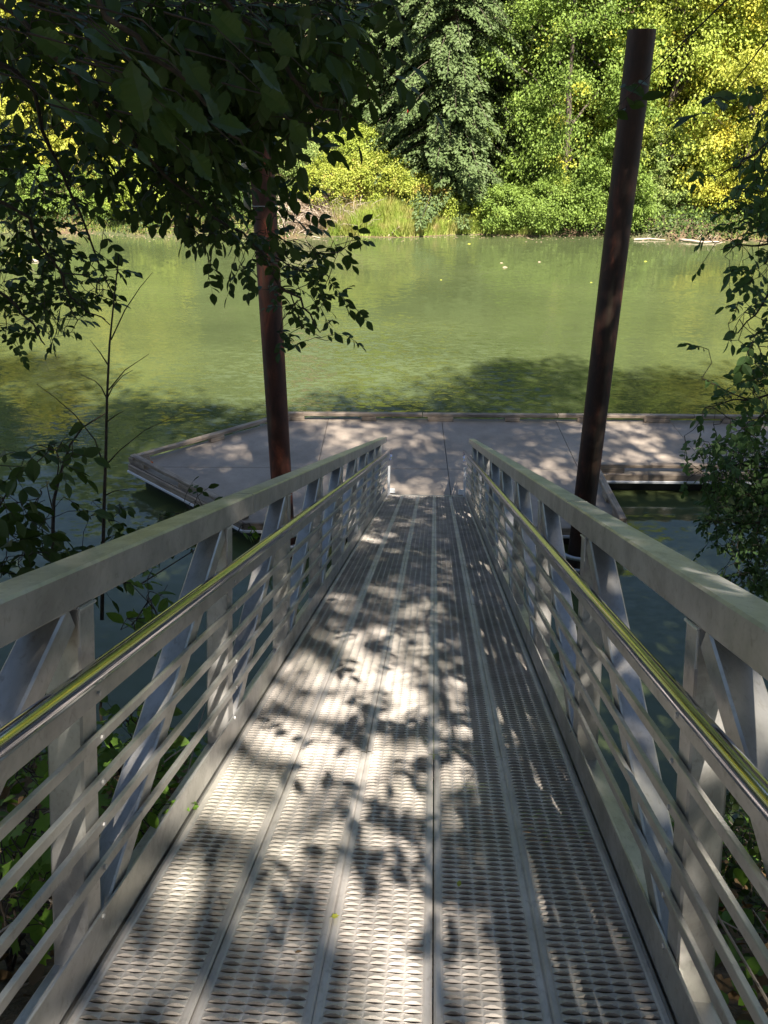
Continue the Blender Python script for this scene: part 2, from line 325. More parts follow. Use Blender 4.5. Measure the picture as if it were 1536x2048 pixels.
gy = np.unique(np.concatenate([np.linspace(-160, -10, 20), np.linspace(-10, 12, 111), np.linspace(12, 44, 20), np.linspace(44, 70, 80), np.linspace(70, 320, 40)]))
X, Y = np.meshgrid(gx, gy); Z = ground_z(X, Y); nx_, ny_ = len(gx), len(gy)
b_ = MB(); b_.add(np.stack([X.ravel(), Y.ravel(), Z.ravel()], 1), [(j * nx_ + i, j * nx_ + i + 1, (j + 1) * nx_ + i + 1, (j + 1) * nx_ + i) for j in range(ny_ - 1) for i in range(nx_ - 1)])
obj('ground', b_.mesh('ground', M['ground'], True), kind='structure')
b_ = MB(); b_.add([(-320, 4, 0), (320, 4, 0), (320, 60, 0), (-320, 60, 0)], [(0, 1, 2, 3)])
obj('river_water', b_.mesh('river_water', M['water']), kind='structure')

# ------------------------------------------------------------------ gangway
SL = math.radians(20.1)
Nw = np.array([0, math.sin(SL), math.cos(SL)])
gorg = C0 - 1.5 * Nw + np.array([-0.1125, 0, 0])
gang = thing('gangway', 'long sloping aluminium gangway with truss sides running down to the floating dock', 'gangway',
             gorg, (-SL, math.radians(-0.25), 0))
HI = 0.7675; CW = 0.102; S0, S1 = -1.6, 15.55
def gpart(name, mb, m, **kw): return obj(name, mb.mesh(name, m), gang, **kw)
post_s = [2.06 + 1.515 * k for k in range(-2, 9)]
# deck planks of punched grip grating, five abreast, six lengths
PL, PW, RP, CP = 3.03, 0.2985, 0.030, 0.05
def plank_mesh():
    mb = MB(); V = []; Fq = []
    nr = int(round(PL / RP)); us = np.linspace(0, 1, 9)
    x0 = -0.125
    for r in range(nr):
        y0 = r * RP + 0.0
        for c in range(5):
            base = len(V)
            for k, u in enumerate(us):
                s_ = math.sin(math.pi * u)
                x = x0 + (c + u) * CP
                zs = 0.0012 if (k % 2 and 0 < k < 8) else 0.0
                V += [(x, y0 + 0.001 + .0046 * s_, -.0034 * s_), (x, y0 + 0.001 + .0040 * s_, 0.0062 * s_ ** .75 + zs), (x, y0 + 0.016, 0.0040 * s_),
                      (x, y0 + RP - 0.0030 * s_, -0.0014 * s_)]
            for k in range(8):
                a = base + k * 4; b2 = a + 4
                Fq += [(a, b2, b2 + 1, a + 1), (a + 1, b2 + 1, b2 + 2, a + 2), (a + 2, b2 + 2, b2 + 3, a + 3)]
    mb.add(V, Fq)
    for sx in (-1, 1):                                   # smooth margins turned down into side flanges
        a, e = sx * 0.1252, sx * PW / 2
        vs = [(a, 0, 0), (sx * 0.131, 0, 0.0025), (sx * 0.143, 0, 0.003), (e, 0, -0.001), (e, 0, -0.04)]
        vs = vs + [(x, PL - 0.004, z) for x, _, z in vs]
        q = [(i, i + 1, i + 6, i + 5) for i in range(4)]
        mb.add(vs, q if sx < 0 else [t_[::-1] for t_ in q])
    for y_ in (0.008, PL - 0.012):
        mb.beam((-PW / 2 + .003, y_, -0.022), (PW / 2 - .003, y_, -0.022), 0.004, 0.036, ch=.001)
    return mb.mesh('deck_plank', M['plank'])
pm = plank_mesh()
for sec in range(6):
    for c in range(5):
        o = obj('deck_plank', pm, gang); o.location = ((c - 2) * 0.301 + 0.0, 0.53 + (sec - 1) * PL + rng.normal() * 0.003, rng.normal() * 0.0007)
        o.rotation_euler = (0, 0, rng.normal() * 0.0004)
for sx in (-1, 1):
    xo = sx * (HI + CW / 2)
    for a, e in ((S0, 4.04 - .002), (4.04 + .002, S1)):
        gpart('top_chord', MB().beam((xo, a, 1.054), (xo, e, 1.054), CW, CW, ch=.007), M['frame'])
        gpart('bottom_chord', MB().beam((xo, a, -.03), (xo, e, -.03), CW, CW, ch=.007), M['frame'])
    w1 = MB(); w1.beam((xo, 4.04 - .0035, 1.054), (xo, 4.04 + .0035, 1.054), CW + .003, CW + .003, ch=.007)
    gpart('splice_weld', w1, M['rail'])
    for k, s_ in enumerate(post_s):
        gpart('post', MB().beam((xo, s_, .021), (xo, s_, 1.003), CW - .006, CW - .006, up=(0, 1, 0), ch=.006), M['frame'])
        if k > 0:
            p1 = np.array((xo, s_ - .085, .985)); p0 = np.array((xo, post_s[k - 1] + .06, .035))
            gpart('diagonal_brace', MB().beam(p0, p1, CW - .012, .078, up=(0, -0.6, 0.8), ch=.006), M['frame'])
        wb = MB(); xi = sx * (HI + .002)
        wb.tube([(xi, s_ - .052, .995), (xi, s_ + .05, .998)], .0045, 6)
        wb.tube([(xi, s_ - .052, .995), (xi, s_ - .053, .90)], .0035, 6)
        wb.tube([(sx * (HI + .003), s_ - .05, 1.0), (sx * (HI + CW - .004), s_ - .05, 1.0)], .0045, 6)
        gpart('weld_bead', wb, M['weld'])
    xf = sx * (HI - .006)
    gpart('handrail_bar', MB().beam((xf, S0, .752), (xf, S1 + .25, .752), .010, .052, ch=.002), M['rail'])
    for h_ in (.630, .505, .384, .262):
        gpart('guard_rail', MB().beam((sx * (HI - .009), S0, h_), (sx * (HI - .009), S1 + .25, h_), .016, .030, ch=.002), M['rail'])
    gpart('toe_plate', MB().beam((sx * (HI - .005), S0, .072), (sx * (HI - .005), S1 + .2, .072), .008, .118, ch=.002), M['frame'])
    gpart('edge_angle', MB().beam((sx * (HI - .018), S0, -.006), (sx * (HI - .018), S1, -.006), .016, .012, ch=.002), M['rail'])
    xr = sx * .700
    pts = [(xr, S0, .862)] + [(xr, s_, .862) for s_ in np.linspace(0, S1 + .35, 10)]
    e = S1 + .35; pts += [(xr, e + .09 * math.sin(a), .862 - .09 + .09 * math.cos(a)) for a in np.linspace(.3, math.pi, 8)] + [(xr + sx * .0, e - .25, .682)]
    mb = MB(); mb.tube(pts, .0235, 20); me = mb.mesh('handrail', M['steel'], True); obj('handrail', me, gang)
    br = MB()
    for s_ in post_s:
        br.tube([(xr, s_ - .03, .845), (xr + sx * .02, s_ - .03, .815), (sx * (HI + .0), s_ - .03, .812)], .006, 8)
        for h_ in (.752, .630, .505, .384, .262, .118):
            hx = sx * (HI - (.011 if h_ in (.752,) else .017 if h_ > .2 else .009))
            br.tube([(hx + sx * .004, s_ + .028, h_), (hx - sx * .005, s_ + .028, h_)], [.0085, .0075], 6)
    gpart('bolt_heads', br, M['weld'], kind='stuff')
    gpart('end_post', MB().beam((sx * (HI - .05), S1 + .10, .0), (sx * (HI - .05), S1 + .10, .56), .045, .045, up=(0, 1, 0)), M['white_alu'])
    gpart('end_block', MB().beam((sx * (HI - .10), S1 + .42, .02), (sx * (HI - .10), S1 + .42, .11), .11, .05, up=(0, 1, 0)), M['white_alu'])
for s_ in post_s:
    gpart('floor_beam', MB().beam((-HI + .0, s_, -.075), (HI - .0, s_, -.075), .07, .07), M['frame'])
gpart('threshold_plate', MB().beam((0, S1 + .10, .004), (0, S1 + .62, -.022), 1.48, .010, up=(0, 0, 1)), M['rail'])
# bank end of the gangway
b_ = MB(); b_.prism([(-1.35, -3.4), (1.15, -3.4), (1.15, -1.15), (-1.35, -1.15)], 4.6, 6.28)
o = obj('concrete_abutment', b_.mesh('concrete_abutment', M['grey_conc'])); o['label'] = 'grey concrete abutment carrying the bank end of the gangway'; o['category'] = 'abutment'

# small leaf bits lying on the grating
def on_deck(x, s_, h=0.012): return gorg + np.array([x, 0, 0]) + np.array([0, math.cos(SL), -math.sin(SL)]) * s_ + Nw * h
def small_leaf(name, P, size, mname, label, kind='lobed', d=(1, .3, 0), n=(0, 0.35, .94)):
    tv, tf = blade(kind); D, W, Nn = frames(np.array([d], float), np.array([n], float))
    V = size * (tv[:, 0:1] * D + tv[:, 1:2] * W + tv[:, 2:3] * Nn); mb = MB(); mb.add(V, tf)
    o = obj(name, mb.mesh(name, M[mname])); o.location = P; o['label'] = label; o['category'] = 'leaf'; return o
small_leaf('fallen_leaf', on_deck(-.155, 2.30), .032, 'l_yellow', 'small torn yellow leaf lying across the seam between two deck planks')
small_leaf('fallen_leaf', on_deck(-.23, 2.13), .022, 'l_dead', 'tiny reddish brown leaf fragment on the lit plank near the viewer', 'leaf')
small_leaf('fallen_leaf', on_deck(.235, 2.50), .026, 'l_yellow', 'yellow leaf scrap on the sunlit stretch of the plank right of the middle seam', 'leaf', (.2, 1, 0))

# ------------------------------------------------------------------ floating dock
DZ = CAMZ - 6.9
DR = math.radians(2.5)
dock = thing('floating_dock', 'low floating dock with pinkish concrete panels, angled left end and timber kerb rails', 'dock', (0.30, 15.75, 0), (0, 0, DR))
OUT = [(-6.62, .16), (-3.62, 2.93), (15.5, 2.93), (15.5, -.17), (3.10, -.17), (3.10, -2.55), (-3.78, -2.45)]
def clip(poly, axis, val, keep_less):
    out = []
    for i in range(len(poly)):
        a, b2 = poly[i], poly[(i + 1) % len(poly)]; ia = (a[axis] < val) == keep_less; ib = (b2[axis] < val) == keep_less
        if ia: out.append(a)
        if ia != ib:
            k = (val - a[axis]) / (b2[axis] - a[axis]); out.append((a[0] + k * (b2[0] - a[0]), a[1] + k * (b2[1] - a[1])))
    return out
strip = [(-6.40, .0), (-6.62, .16), (-3.62, 2.93), (15.5, 2.93), (15.5, -.17), (3.10, -.17), (3.10, -.0)]
plat = [(-6.40, -.012), (3.10, -.012), (3.10, -2.55), (-3.78, -2.45)]
xs = [-20, -2.67, .03, 2.73, 5.43, 8.13, 10.83, 13.53, 30]
for src, lo in ((strip, .012), (plat, None)):
    for a, e in zip(xs[:-1], xs[1:]):
        p = clip(clip(src, 0, e - .006, True), 0, a + .006, False)
        if len(p) < 3: continue
        if src is strip and a < 3: p = clip(p, 1, -.001, False) if a < 2.5 else p
        if len(p) < 3: continue
        p = p[::-1]
        b_ = MB(); b_.prism(p, DZ - .09, DZ + rng.normal() * .0015)
        obj('deck_panel', b_.mesh('deck_panel', M['deck']), dock)
def edge_beams(p, q, name, wd, ht, z, inset, m, seg=None, gap=.008, parent=dock):
    p = np.array(p, float); q = np.array(q, float); d = (q - p); ln = np.linalg.norm(d); d /= ln; n = np.array([-d[1], d[0]])
    k = max(1, int(round(ln / seg))) if seg else 1; out = []
    for i in range(k):
        a = p + d * (ln * i / k + gap) + n * inset; e = p + d * (ln * (i + 1) / k - gap) + n * inset
        b2 = MB(); mid = (a + e) / 2; hl = np.linalg.norm(e - a) / 2
        b2.beam((-hl, 0, 0), (hl, 0, 0), wd, ht, ch=.012)
        o = obj(name, b2.mesh(name, m), parent); o.location = (mid[0], mid[1], z + rng.normal() * .002); o.rotation_euler = (0, 0, math.atan2(d[1], d[0]) + rng.normal() * .0015)
        out.append(o)
    return out
edges = [(OUT[1], OUT[0], 3), (OUT[2], OUT[1], 3.4), (OUT[0], OUT[6], 3), (OUT[4], OUT[3], 3.4), (OUT[5], OUT[4], 3)]
for p, q, sg in edges:
    # interior lies to the left of p->q
    edge_beams(p, q, 'kerb_rail', .13, .080, DZ + .148, .085, M['timber'], sg, .01)
    p_, q_ = np.array(p), np.array(q); ln = np.linalg.norm(q_ - p_); d = (q_ - p_) / ln; n = np.array([-d[1], d[0]])
    k = max(2, int(round(ln / 1.75)))
    for i in range(k + 1):
        c = p_ + d * (0.22 + (ln - .44) * i / k) + n * .085; L_ = .17 if i % 3 else .3
        b2 = MB(); b2.beam((-L_, 0, 0), (L_, 0, 0), .135, .10, ch=.006); o = obj('rail_block', b2.mesh('rail_block', M['timber']), dock)
        o.location = (*c, DZ + .055); o.rotation_euler = (0, 0, math.atan2(d[1], d[0]))
for i in range(len(OUT)):
    q, p = OUT[i], OUT[(i + 1) % len(OUT)]
    edge_beams(p, q, 'timber_fascia', .05, .17, DZ - .085, -.03, M['timber'], None, .0)
    edge_beams(p, q, 'rub_strip', .05, .055, DZ - .165, -.055, M['rub'], None, -.02)
inner = [(-6.35, .16), (-3.55, 2.75), (15.3, 2.75), (15.3, 0.02), (2.9, 0.02), (2.9, -2.35), (-3.7, -2.28)][::-1]
b_ = MB(); b_.prism(inner, -.35, DZ - .10); obj('float_tub', b_.mesh('float_tub', M['black']), dock)
b_ = MB(); b_.beam((-.035, 0, 0), (.035, 0, 0), .012, .03); o = obj('reflector', b_.mesh('reflector', M['orange']), dock); o.location = (-5.95, -.37, DZ + .213); o.rotation_euler = (0, 0, -.74)
o.location = (-6.02, -.26, DZ + .218)
# pile guide hoops on the near edge
def hoop(cx, cy, sgn):
    pts = [(cx - .30, -2.50, DZ - .12)] + [(cx + .33 * math.cos(a), cy + .33 * math.sin(a), DZ - .12) for a in np.linspace(math.pi, 2 * math.pi, 14)] + [(cx + .33, -2.5, DZ - .12)]
    b2 = MB(); b2.tube(pts, .035, 10); b2.tube([(p[0], p[1], DZ + .10) for p in pts], .035, 10)
    return obj('pile_hoop', b2.mesh('pile_hoop', M['galv'], True), dock)
def to_dock(x, y):
    dx, dy = x - .30, y - 15.75; return dx * math.cos(DR) + dy * math.sin(DR), -dx * math.sin(DR) + dy * math.cos(DR)
PR, PLt = (2.50, 12.30), (-2.56, 12.75)
hoop(*to_dock(*PR), 1); hoop(*to_dock(*PLt), -1)
# cleats on the deck
for (x_, y_) in ((-5.1, .95), ):
    c = MB(); c.tube([(x_ - .10, y_, DZ + .06), (x_ + .10, y_, DZ + .06)], .012, 8); c.tube([(x_ - .04, y_, DZ), (x_ - .04, y_, DZ + .06)], .011, 8); c.tube([(x_ + .04, y_, DZ), (x_ + .04, y_, DZ + .06)], .011, 8)

# ------------------------------------------------------------------ steel piles
def pile(x, y, ztop, r, label, mm='rust'):
    t_ = thing('steel_pile', label, 'pile', (x, y, -2.4))
    b2 = MB(); n = 32; zs = [0, 1.5, 2.5, 4, 5.5, 7, 8.5, ztop + 2.4]
    b2.tube([(0, 0, z) for z in zs], r, n, cap=False); 
    b2.tube([(0, 0, ztop + 2.4), (0, 0, ztop + 2.0)], r - .012, n, cap=False)
    a = np.arange(n) * 2 * np.pi / n; v = [(rr * math.cos(q), rr * math.sin(q), ztop + 2.4) for rr in (r, r - .012) for q in a]
    b2.add(v, [(i, (i + 1) % n, n + (i + 1) % n, n + i) for i in range(n)])
    obj('pipe', b2.mesh('pipe', M[mm], True), t_)
    return t_
rp = pile(*PR, CAMZ + .745, .178, 'tall bare rusty steel pile on the right beside the gangway, open at the top')
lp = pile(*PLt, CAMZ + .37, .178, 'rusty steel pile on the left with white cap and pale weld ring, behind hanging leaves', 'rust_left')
w_ = MB(); a = np.linspace(0, 2 * np.pi, 33); zr = CAMZ - 1.44 + 2.4
w_.tube([(.180 * math.cos(q), .180 * math.sin(q), zr + .004 * math.sin(3 * q)) for q in a], .006, 6, cap=False); obj('weld_ring', w_.mesh('weld_ring', M['weld'], True), lp)
w_ = MB(); zc = CAMZ + .37 + 2.4; w_.tube([(0, 0, zc), (0, 0, zc + .06), (0, 0, zc + .14), (0, 0, zc + .21), (0, 0, zc + .23)], [.195, .195, .17, .09, .01], 28); obj('cap', w_.mesh('cap', M['pvc'], True), lp)
w_ = MB(); w_.tube([(-.245, -.03, CAMZ - 1.50 + 2.4), (-.245, -.03, CAMZ - .2 + 2.4)], .055, 18); 
o = obj('conduit_pipe', w_.mesh('conduit_pipe', M['pvc'], True), lp); o['label'] = 'cream plastic pipe strapped to the left side of the pile'
for z_ in (-.62, -1.0): 
    w_ = MB(); w_.beam((-.30, -.06, CAMZ + z_ + 2.4), (-.12, -.15, CAMZ + z_ + 2.4), .006, .03); obj('strap', w_.mesh('strap', M['galv']), lp)

# ------------------------------------------------------------------ trees
def limbs(mb, base, top, r0, targets, rg, bend=.3, rmin=.03):
    base = np.array(base, float); top = np.array(top, float); h = top - base; n = 7
    wob = rg.normal(size=(n, 3)) * .02 * np.linalg.norm(h); wob[0] = 0; wob[:, 2] = 0
    tr = np.array([base + h * i / (n - 1) for i in range(n)]) + wob
    mb.tube(tr, [r0 * (1 - .85 * i / (n - 1)) for i in range(n)], 10)
    for q in targets:
        k = min(n - 2, max(1, int(((q[2] - base[2]) / (h[2] + 1e-6)) * (n - 1) - 1))); a = tr[k]
        mid = (a + q) / 2 + np.array([0, 0, .12 * np.linalg.norm(q - a)])
        r_ = r0 * (1 - .85 * k / (n - 1)) * .45
        mb.tube([a, (a + mid) / 2 + [0, 0, .03], mid, (mid + q) / 2 + [0, 0, .02], q], [r_, r_ * .8, r_ * .55, r_ * .35, max(.01, r_ * .15)], 6, cap=False)
def broadleaf(name, label, x, y, h, rad, crown_base, m, nclump, nleaf, leaf, group=None, seed=0, trunk_r=None, squash=1.0, clump_r=None, cat='tree', shade=.0, rim=.35, trunk_lean=(0, 0), full=True):
    rg = np.random.default_rng(1000 + seed); gz = float(ground_z(x, y))
    t_ = thing(name, label, cat, (x, y, gz), group=group)
    cz = (crown_base + h) / 2; rz = (h - crown_base) / 2
    d = unit(nclump, rg); rr = (rim + (1 - rim) * rg.random(nclump) ** .5); lum = 1 + .22 * np.sin(3 * np.arctan2(d[:, 1], d[:, 0]) + seed) + .15 * rg.normal(size=nclump)
    uz = rg.uniform(-1, 1, nclump); hz = np.sqrt(1 - np.abs(uz) ** (3.2 if full else 2)); az = np.arctan2(d[:, 1], d[:, 0])
    Cn = np.stack([np.cos(az) * hz * rad * rr * lum, np.sin(az) * hz * rad * squash * rr * lum, cz + uz * rz * (1 + .06 * rg.normal(size=nclump))], 1)
    Cn[:, 2] = np.maximum(Cn[:, 2], .25 * crown_base + .3)
    cr = clump_r or rad * .2
    ci = rg.integers(0, nclump, nclump * nleaf); size_c = .55 + .9 * rg.random(nclump)
    off = rg.normal(size=(len(ci), 3)) * np.array([1, 1, .62]) * cr * size_c[ci][:, None] * .62
    P = Cn[ci] + off; P[:, 2] -= .25 * (off[:, 0] ** 2 + off[:, 1] ** 2) / cr
    out = P - np.array([0, 0, cz]); out /= np.linalg.norm(out, axis=1)[:, None] + 1e-6
    Nn = unit(len(P), rg) + np.array([0, 0, .9]) + out * .5
    D = unit(len(P), rg) * .9 + out * .5 + np.array([0, 0, -.55])
    sz = leaf * (.6 + .8 * rg.random(len(P)))
    P[:, 2] = np.maximum(P[:, 2], .05)
    obj('crown', leaves_mesh('crown', P, D, Nn, sz, 'far', m), t_)
    mb = MB(); tg = Cn[rg.choice(nclump, min(14, nclump), replace=False)]
    limbs(mb, (0, 0, -.3), (trunk_lean[0], trunk_lean[1], crown_base + .75 * (h - crown_base)), trunk_r or h * .016, tg, rg)
    obj('trunk', mb.mesh('trunk', M['bark'], True), t_)
    return t_
def conifer(label, x, y, h, rad, m, seed, group=None, z0=.6, dens=1.0):
    rg = np.random.default_rng(2000 + seed); gz = float(ground_z(x, y)); t_ = thing('fir_tree', label, 'tree', (x, y, gz), group=group)
    P, D, Nn, Sz = [], [], [], []; mb = MB(); mb.tube([(0, 0, -.3), (0.05, 0, h * .5), (0, 0, h)], [h * .016, h * .01, .02], 8)
    z = z0
    while z < h - .3:
        k = rg.integers(4, 7); R = rad * (1 - (z / h)) ** .75 * (1 if z > 1.5 else .8); a0 = rg.random() * 6.28
        for j in range(k):
            a = a0 + j * 6.28 / k + rg.normal() * .25; ln = R * (.65 + .5 * rg.random()); dr = np.array([math.cos(a), math.sin(a), 0]); sd = np.array([-dr[1], dr[0], 0])
            tt = np.linspace(0, 1, 6); zz = z + .12 * ln * np.sin(tt * 1.6) - .62 * ln * tt ** 2 + .10 * ln * np.clip(tt - .75, 0, 1) * 4 * .5
            br = dr[None] * (tt * ln)[:, None] + np.stack([0 * tt, 0 * tt, zz], 1)
            mb.tube(br, [.035, .03, .024, .018, .012, .006], 4, cap=False)
            n = int(330 * dens * ln / 3) + 60
            u = rg.random(n) ** .75; q = np.stack([np.interp(u, tt, br[:, i]) for i in range(3)], 1)
            wdt = .38 * ln * (1 - u) ** .7 * (u ** .3) + .12; sgn = rg.choice([-1, 1], n); w2 = rg.random(n) * wdt
            q = q + sd[None] * (sgn * w2)[:, None] + dr[None] * (w2 * .5)[:, None]; q[:, 2] -= .45 * w2 + rg.random(n) * .10 * (1 + ln * .3)
            P.append(q); D.append(dr[None] * .8 + sd[None] * (sgn * .6)[:, None] + np.stack([0 * u, 0 * u, -.45 - .5 * rg.random(n)], 1) + rg.normal(size=(n, 3)) * .25)
            Nn.append(np.tile([0, 0, 1.], (n, 1)) + rg.normal(size=(n, 3)) * .5); Sz.append(.12 + .14 * rg.random(n))
        z += .34 + .25 * rg.random()
    P, D, Nn, Sz = map(np.concatenate, (P, D, Nn, Sz))
    obj('crown', leaves_mesh('crown', P, D, Nn, Sz, 'far', m), t_)
    obj('trunk', mb.mesh('trunk', M['bark'], True), t_)
    return t_
def far_x(pxl, Y, py=300): return float(at_y(pxl, py, Y)[0])
GF = 'trees on the far bank'
# front row on the far bank: (kind, photo column, Y, height, radius, base, material, clumps, leaves, leaf, label)
front = [
 (-330, 58, 17, 6.0, .5, 'l_green', 150, 170, .24, 'large green tree on the far bank, farthest left beyond the picture edge'),
 (20, 55, 11.5, 3.6, .2, 'l_yellow', 160, 220, .16, 'yellow leaved tree at the far bank, leftmost in the picture'),
 (235, 54.5, 8.6, 3.0, .2, 'l_yellow', 150, 220, .15, 'smaller yellow green tree on the far bank seen through the hanging branches'),
 (110, 61, 19, 4.6, 2, 'l_pale', 150, 160, .22, 'pale greyish tree behind the yellow one at the far left'),
 (420, 60, 20, 4.6, 1, 'l_dark', 150, 170, .24, 'dark green tree behind the left pile on the far bank'),
 (1130, 54.8, 17, 4.7, -.3, 'l_green', 330, 300, .155, 'big green tree right of the firs on the far bank with a few yellow sprays'),
 (1335, 56, 19, 5.0, .0, 'l_lime', 320, 280, .165, 'tall lime green tree behind the right pile on the far bank'),
 (1490, 54.5, 16, 4.4, .2, 'l_yellow', 270, 270, .165, 'golden yellow tree at the right edge of the far bank'),
 (1720, 57, 18, 5.2, .3, 'l_lime', 180, 180, .22, 'lime tree on the far bank beyond the right picture edge'),
 (1950, 58, 17, 5.5, .5, 'l_green', 150, 170, .24, 'green tree on the far bank, farthest right beyond the picture edge'),
]
for i, (cx_, Y_, h_, r_, cb, mm, nc, nl, lf, lab) in enumerate(front):
    broadleaf('deciduous_tree', lab, far_x(cx_, Y_), Y_, h_, r_, cb, M[mm], nc, nl, lf, GF, i, clump_r=r_ * .17)
conifer('drooping grey green fir in the middle of the far bank, reaching down to the grass', far_x(900, 54.5), 54.5, 26, 5.2, M['l_fir'], 1, GF, dens=1.25)
conifer('wide fir standing close on the right of the middle fir', far_x(990, 57.5), 57.5, 22, 4.2, M['l_fir'], 7, GF, dens=1.0)
conifer('slimmer fir behind the middle fir, left of it', far_x(800, 60), 60, 24, 4.2, M['l_fir'], 2, GF, z0=1.5)
conifer('pale mossy fir above the bank shrubs behind the hanging branch', far_x(690, 66), 66, 17, 3.8, M['l_moss'], 3, GF, z0=3)
conifer('fir showing between the leaves left of the left pile', far_x(330, 60), 60, 21, 4.0, M['l_fir'], 4, GF, z0=1)
# second, darker row up the slope
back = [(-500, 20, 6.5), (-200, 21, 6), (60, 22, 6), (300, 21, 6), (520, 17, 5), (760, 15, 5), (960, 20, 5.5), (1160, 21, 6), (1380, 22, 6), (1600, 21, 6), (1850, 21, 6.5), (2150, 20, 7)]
bl = ['broad dark tree on the slope behind the %s' % q for q in ('far left green tree', 'gap left of the yellow tree', 'pale greyish tree', 'lime tree at the left', 'left pile and hanging leaves',
      'pale mossy fir', 'middle fir, up the slope', 'big green tree', 'right pile', 'golden tree at the right edge', 'lime tree beyond the right edge', 'far right green tree')]
for i, (cx_, h_, r_) in enumerate(back):
    Y_ = 67 + 3 * math.sin(i * 2.3)
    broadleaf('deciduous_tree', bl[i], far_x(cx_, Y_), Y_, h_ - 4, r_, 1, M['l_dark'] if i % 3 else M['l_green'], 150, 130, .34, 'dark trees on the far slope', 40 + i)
# shrubs of the far bank
GS = 'shrubs along the far bank'
sh = [(665, 53.2, 2.7, 2.0, 'l_shrub', 'tan green bramble bush at the far shore just right of the left pile'), (745, 53.5, 2.8, 2.1, 'l_shrub', 'yellow green bush on the far bank above the left end of the grass'),
      (835, 53.2, 1.9, 1.7, 'l_shrub', 'yellow green bush on the far bank below the middle fir'), (925, 52.6, 1.3, 1.5, 'l_lime', 'low lime bush where the grass ends below the firs'),
      (700, 57.5, 2.6, 2.4, 'l_lime', 'bright green round bush up the bank below the blue tarpaulin'), (605, 55, 3.4, 2.2, 'l_pale', 'pale bush half hidden by the left pile on the far bank'),
      (690, 68, 6.0, 2.6, 'l_lime', 'bright bush above the blue tarpaulin on the far slope'), (780, 66, 3.6, 1.8, 'l_green', 'green bush by the brown clearing on the far slope'),
      (290, 51.5, 3.3, 2.2, 'l_lime', 'leafy bush overhanging the water on the left of the far bank'), (225, 51.8, 2.6, 1.5, 'l_green', 'small green bush by the overhanging one at the far left shore'),
      (100, 52, 2.6, 1.8, 'l_green', 'green bush on the far shore behind the drifted log'), (0, 52, 3.0, 2.0, 'l_pale', 'pale bush on the far shore at the left picture edge'),
      (470, 52.5, 2.6, 1.8, 'l_dark', 'dark bush at the far shore left of the left pile'), (1010, 51.8, 2.2, 1.7, 'l_green', 'low green bush at the foot of the big green tree'),
      (1100, 51.6, 2.4, 2.2, 'l_green', 'shaded bush under the big green tree'), (1310, 52.8, 4.6, 1.4, 'l_pale', 'light green bush just right of the right pile on the far shore'),
      (1225, 51.8, 3.2, 2.2, 'l_green', 'green bush behind the right pile at the far shore'), (1440, 53, 2.6, 1.8, 'l_lime', 'lime bush on the pale bank at the right of the far shore'), (1540, 53, 3.0, 2.0, 'l_shrub', 'tan bush on the far shore at the right picture edge')]
for i, (cx_, Y_, h_, r_, mm, lab) in enumerate(sh):
    broadleaf('shrub', lab, far_x(cx_, Y_, 440), Y_, h_, r_, .1, M[mm], 80, 190, .12, GS, 70 + i, trunk_r=.05, clump_r=r_ * .2, cat='shrub')
# grass and dry brush along the far shore
def tuft(name, n, xr_, yr_, hmin, hmax, m, seed, lean=.35):
    rg = np.random.default_rng(seed); x_ = rg.uniform(*xr_, n); y0 = rg.uniform(*yr_, n); y_ = y0 + shift(x_)
    P = np.stack([x_, y_, np.maximum(ground_z(x_, y_), -.02)], 1); D = rg.normal(size=(n, 3)) * lean; D[:, 2] = 1; Nn = rg.normal(size=(n, 3)) + np.array([0, -1, .3])
    patch = .55 + .45 * np.sin(x_ * 1.9 + 2 * np.sin(y_ * 1.3)) * np.sin(x_ * .7 + 1)
    sz = (hmin + (hmax - hmin) * rg.random(n)) * (.6 + .5 * patch)
    o = obj(name, leaves_mesh(name, P, D, Nn, sz, 'grass', m), kind='stuff'); return o
tuft('river_grass', 26000, (-6.3, 4.2), (50.25, 53.2), .45, 1.15, M['l_grass'], 5)
tuft('river_grass', 3500, (4.2, 6.6), (50.3, 51.6), .2, .55, M['l_grass'], 6)
tuft('river_grass', 5000, (-32, -8), (50.3, 52.2), .2, .6, M['l_grass'], 9)
tuft('river_grass', 5000, (16, 32), (50.3, 52.2), .2, .6, M['l_grass'], 10)
tuft('dry_brush', 9000, (-8.6, -4.6), (50.6, 54), .4, 1.3, M['l_bleach'], 8, .9)
def tangle(name, n, xr_, yr_, m, seed, ln=1.6):
    rg = np.random.default_rng(seed); mb = MB()
    for _ in range(n):
        x_ = rg.uniform(*xr_); y_ = rg.uniform(*yr_) + float(shift(x_)); z_ = float(ground_z(x_, y_)); a = rg.random() * 6.28; l_ = ln * (.5 + rg.random())
        p = np.array([x_, y_, z_]); d = np.array([math.cos(a), math.sin(a) * .5, .5 + rg.random()]); d /= np.linalg.norm(d)
        mb.tube([p, p + d * l_ * .5, p + d * l_ + [0, 0, -.3 * l_]], [.022, .015, .006], 4, cap=False)
    return obj(name, mb.mesh(name, m), kind='stuff')
tangle('dry_twigs', 260, (-9.5, -4.2), (50.4, 53.5), M['deadwood'], 3)
tangle('dry_twigs', 40, (9, 24), (50.2, 53), M['bark'], 4, 1.0)
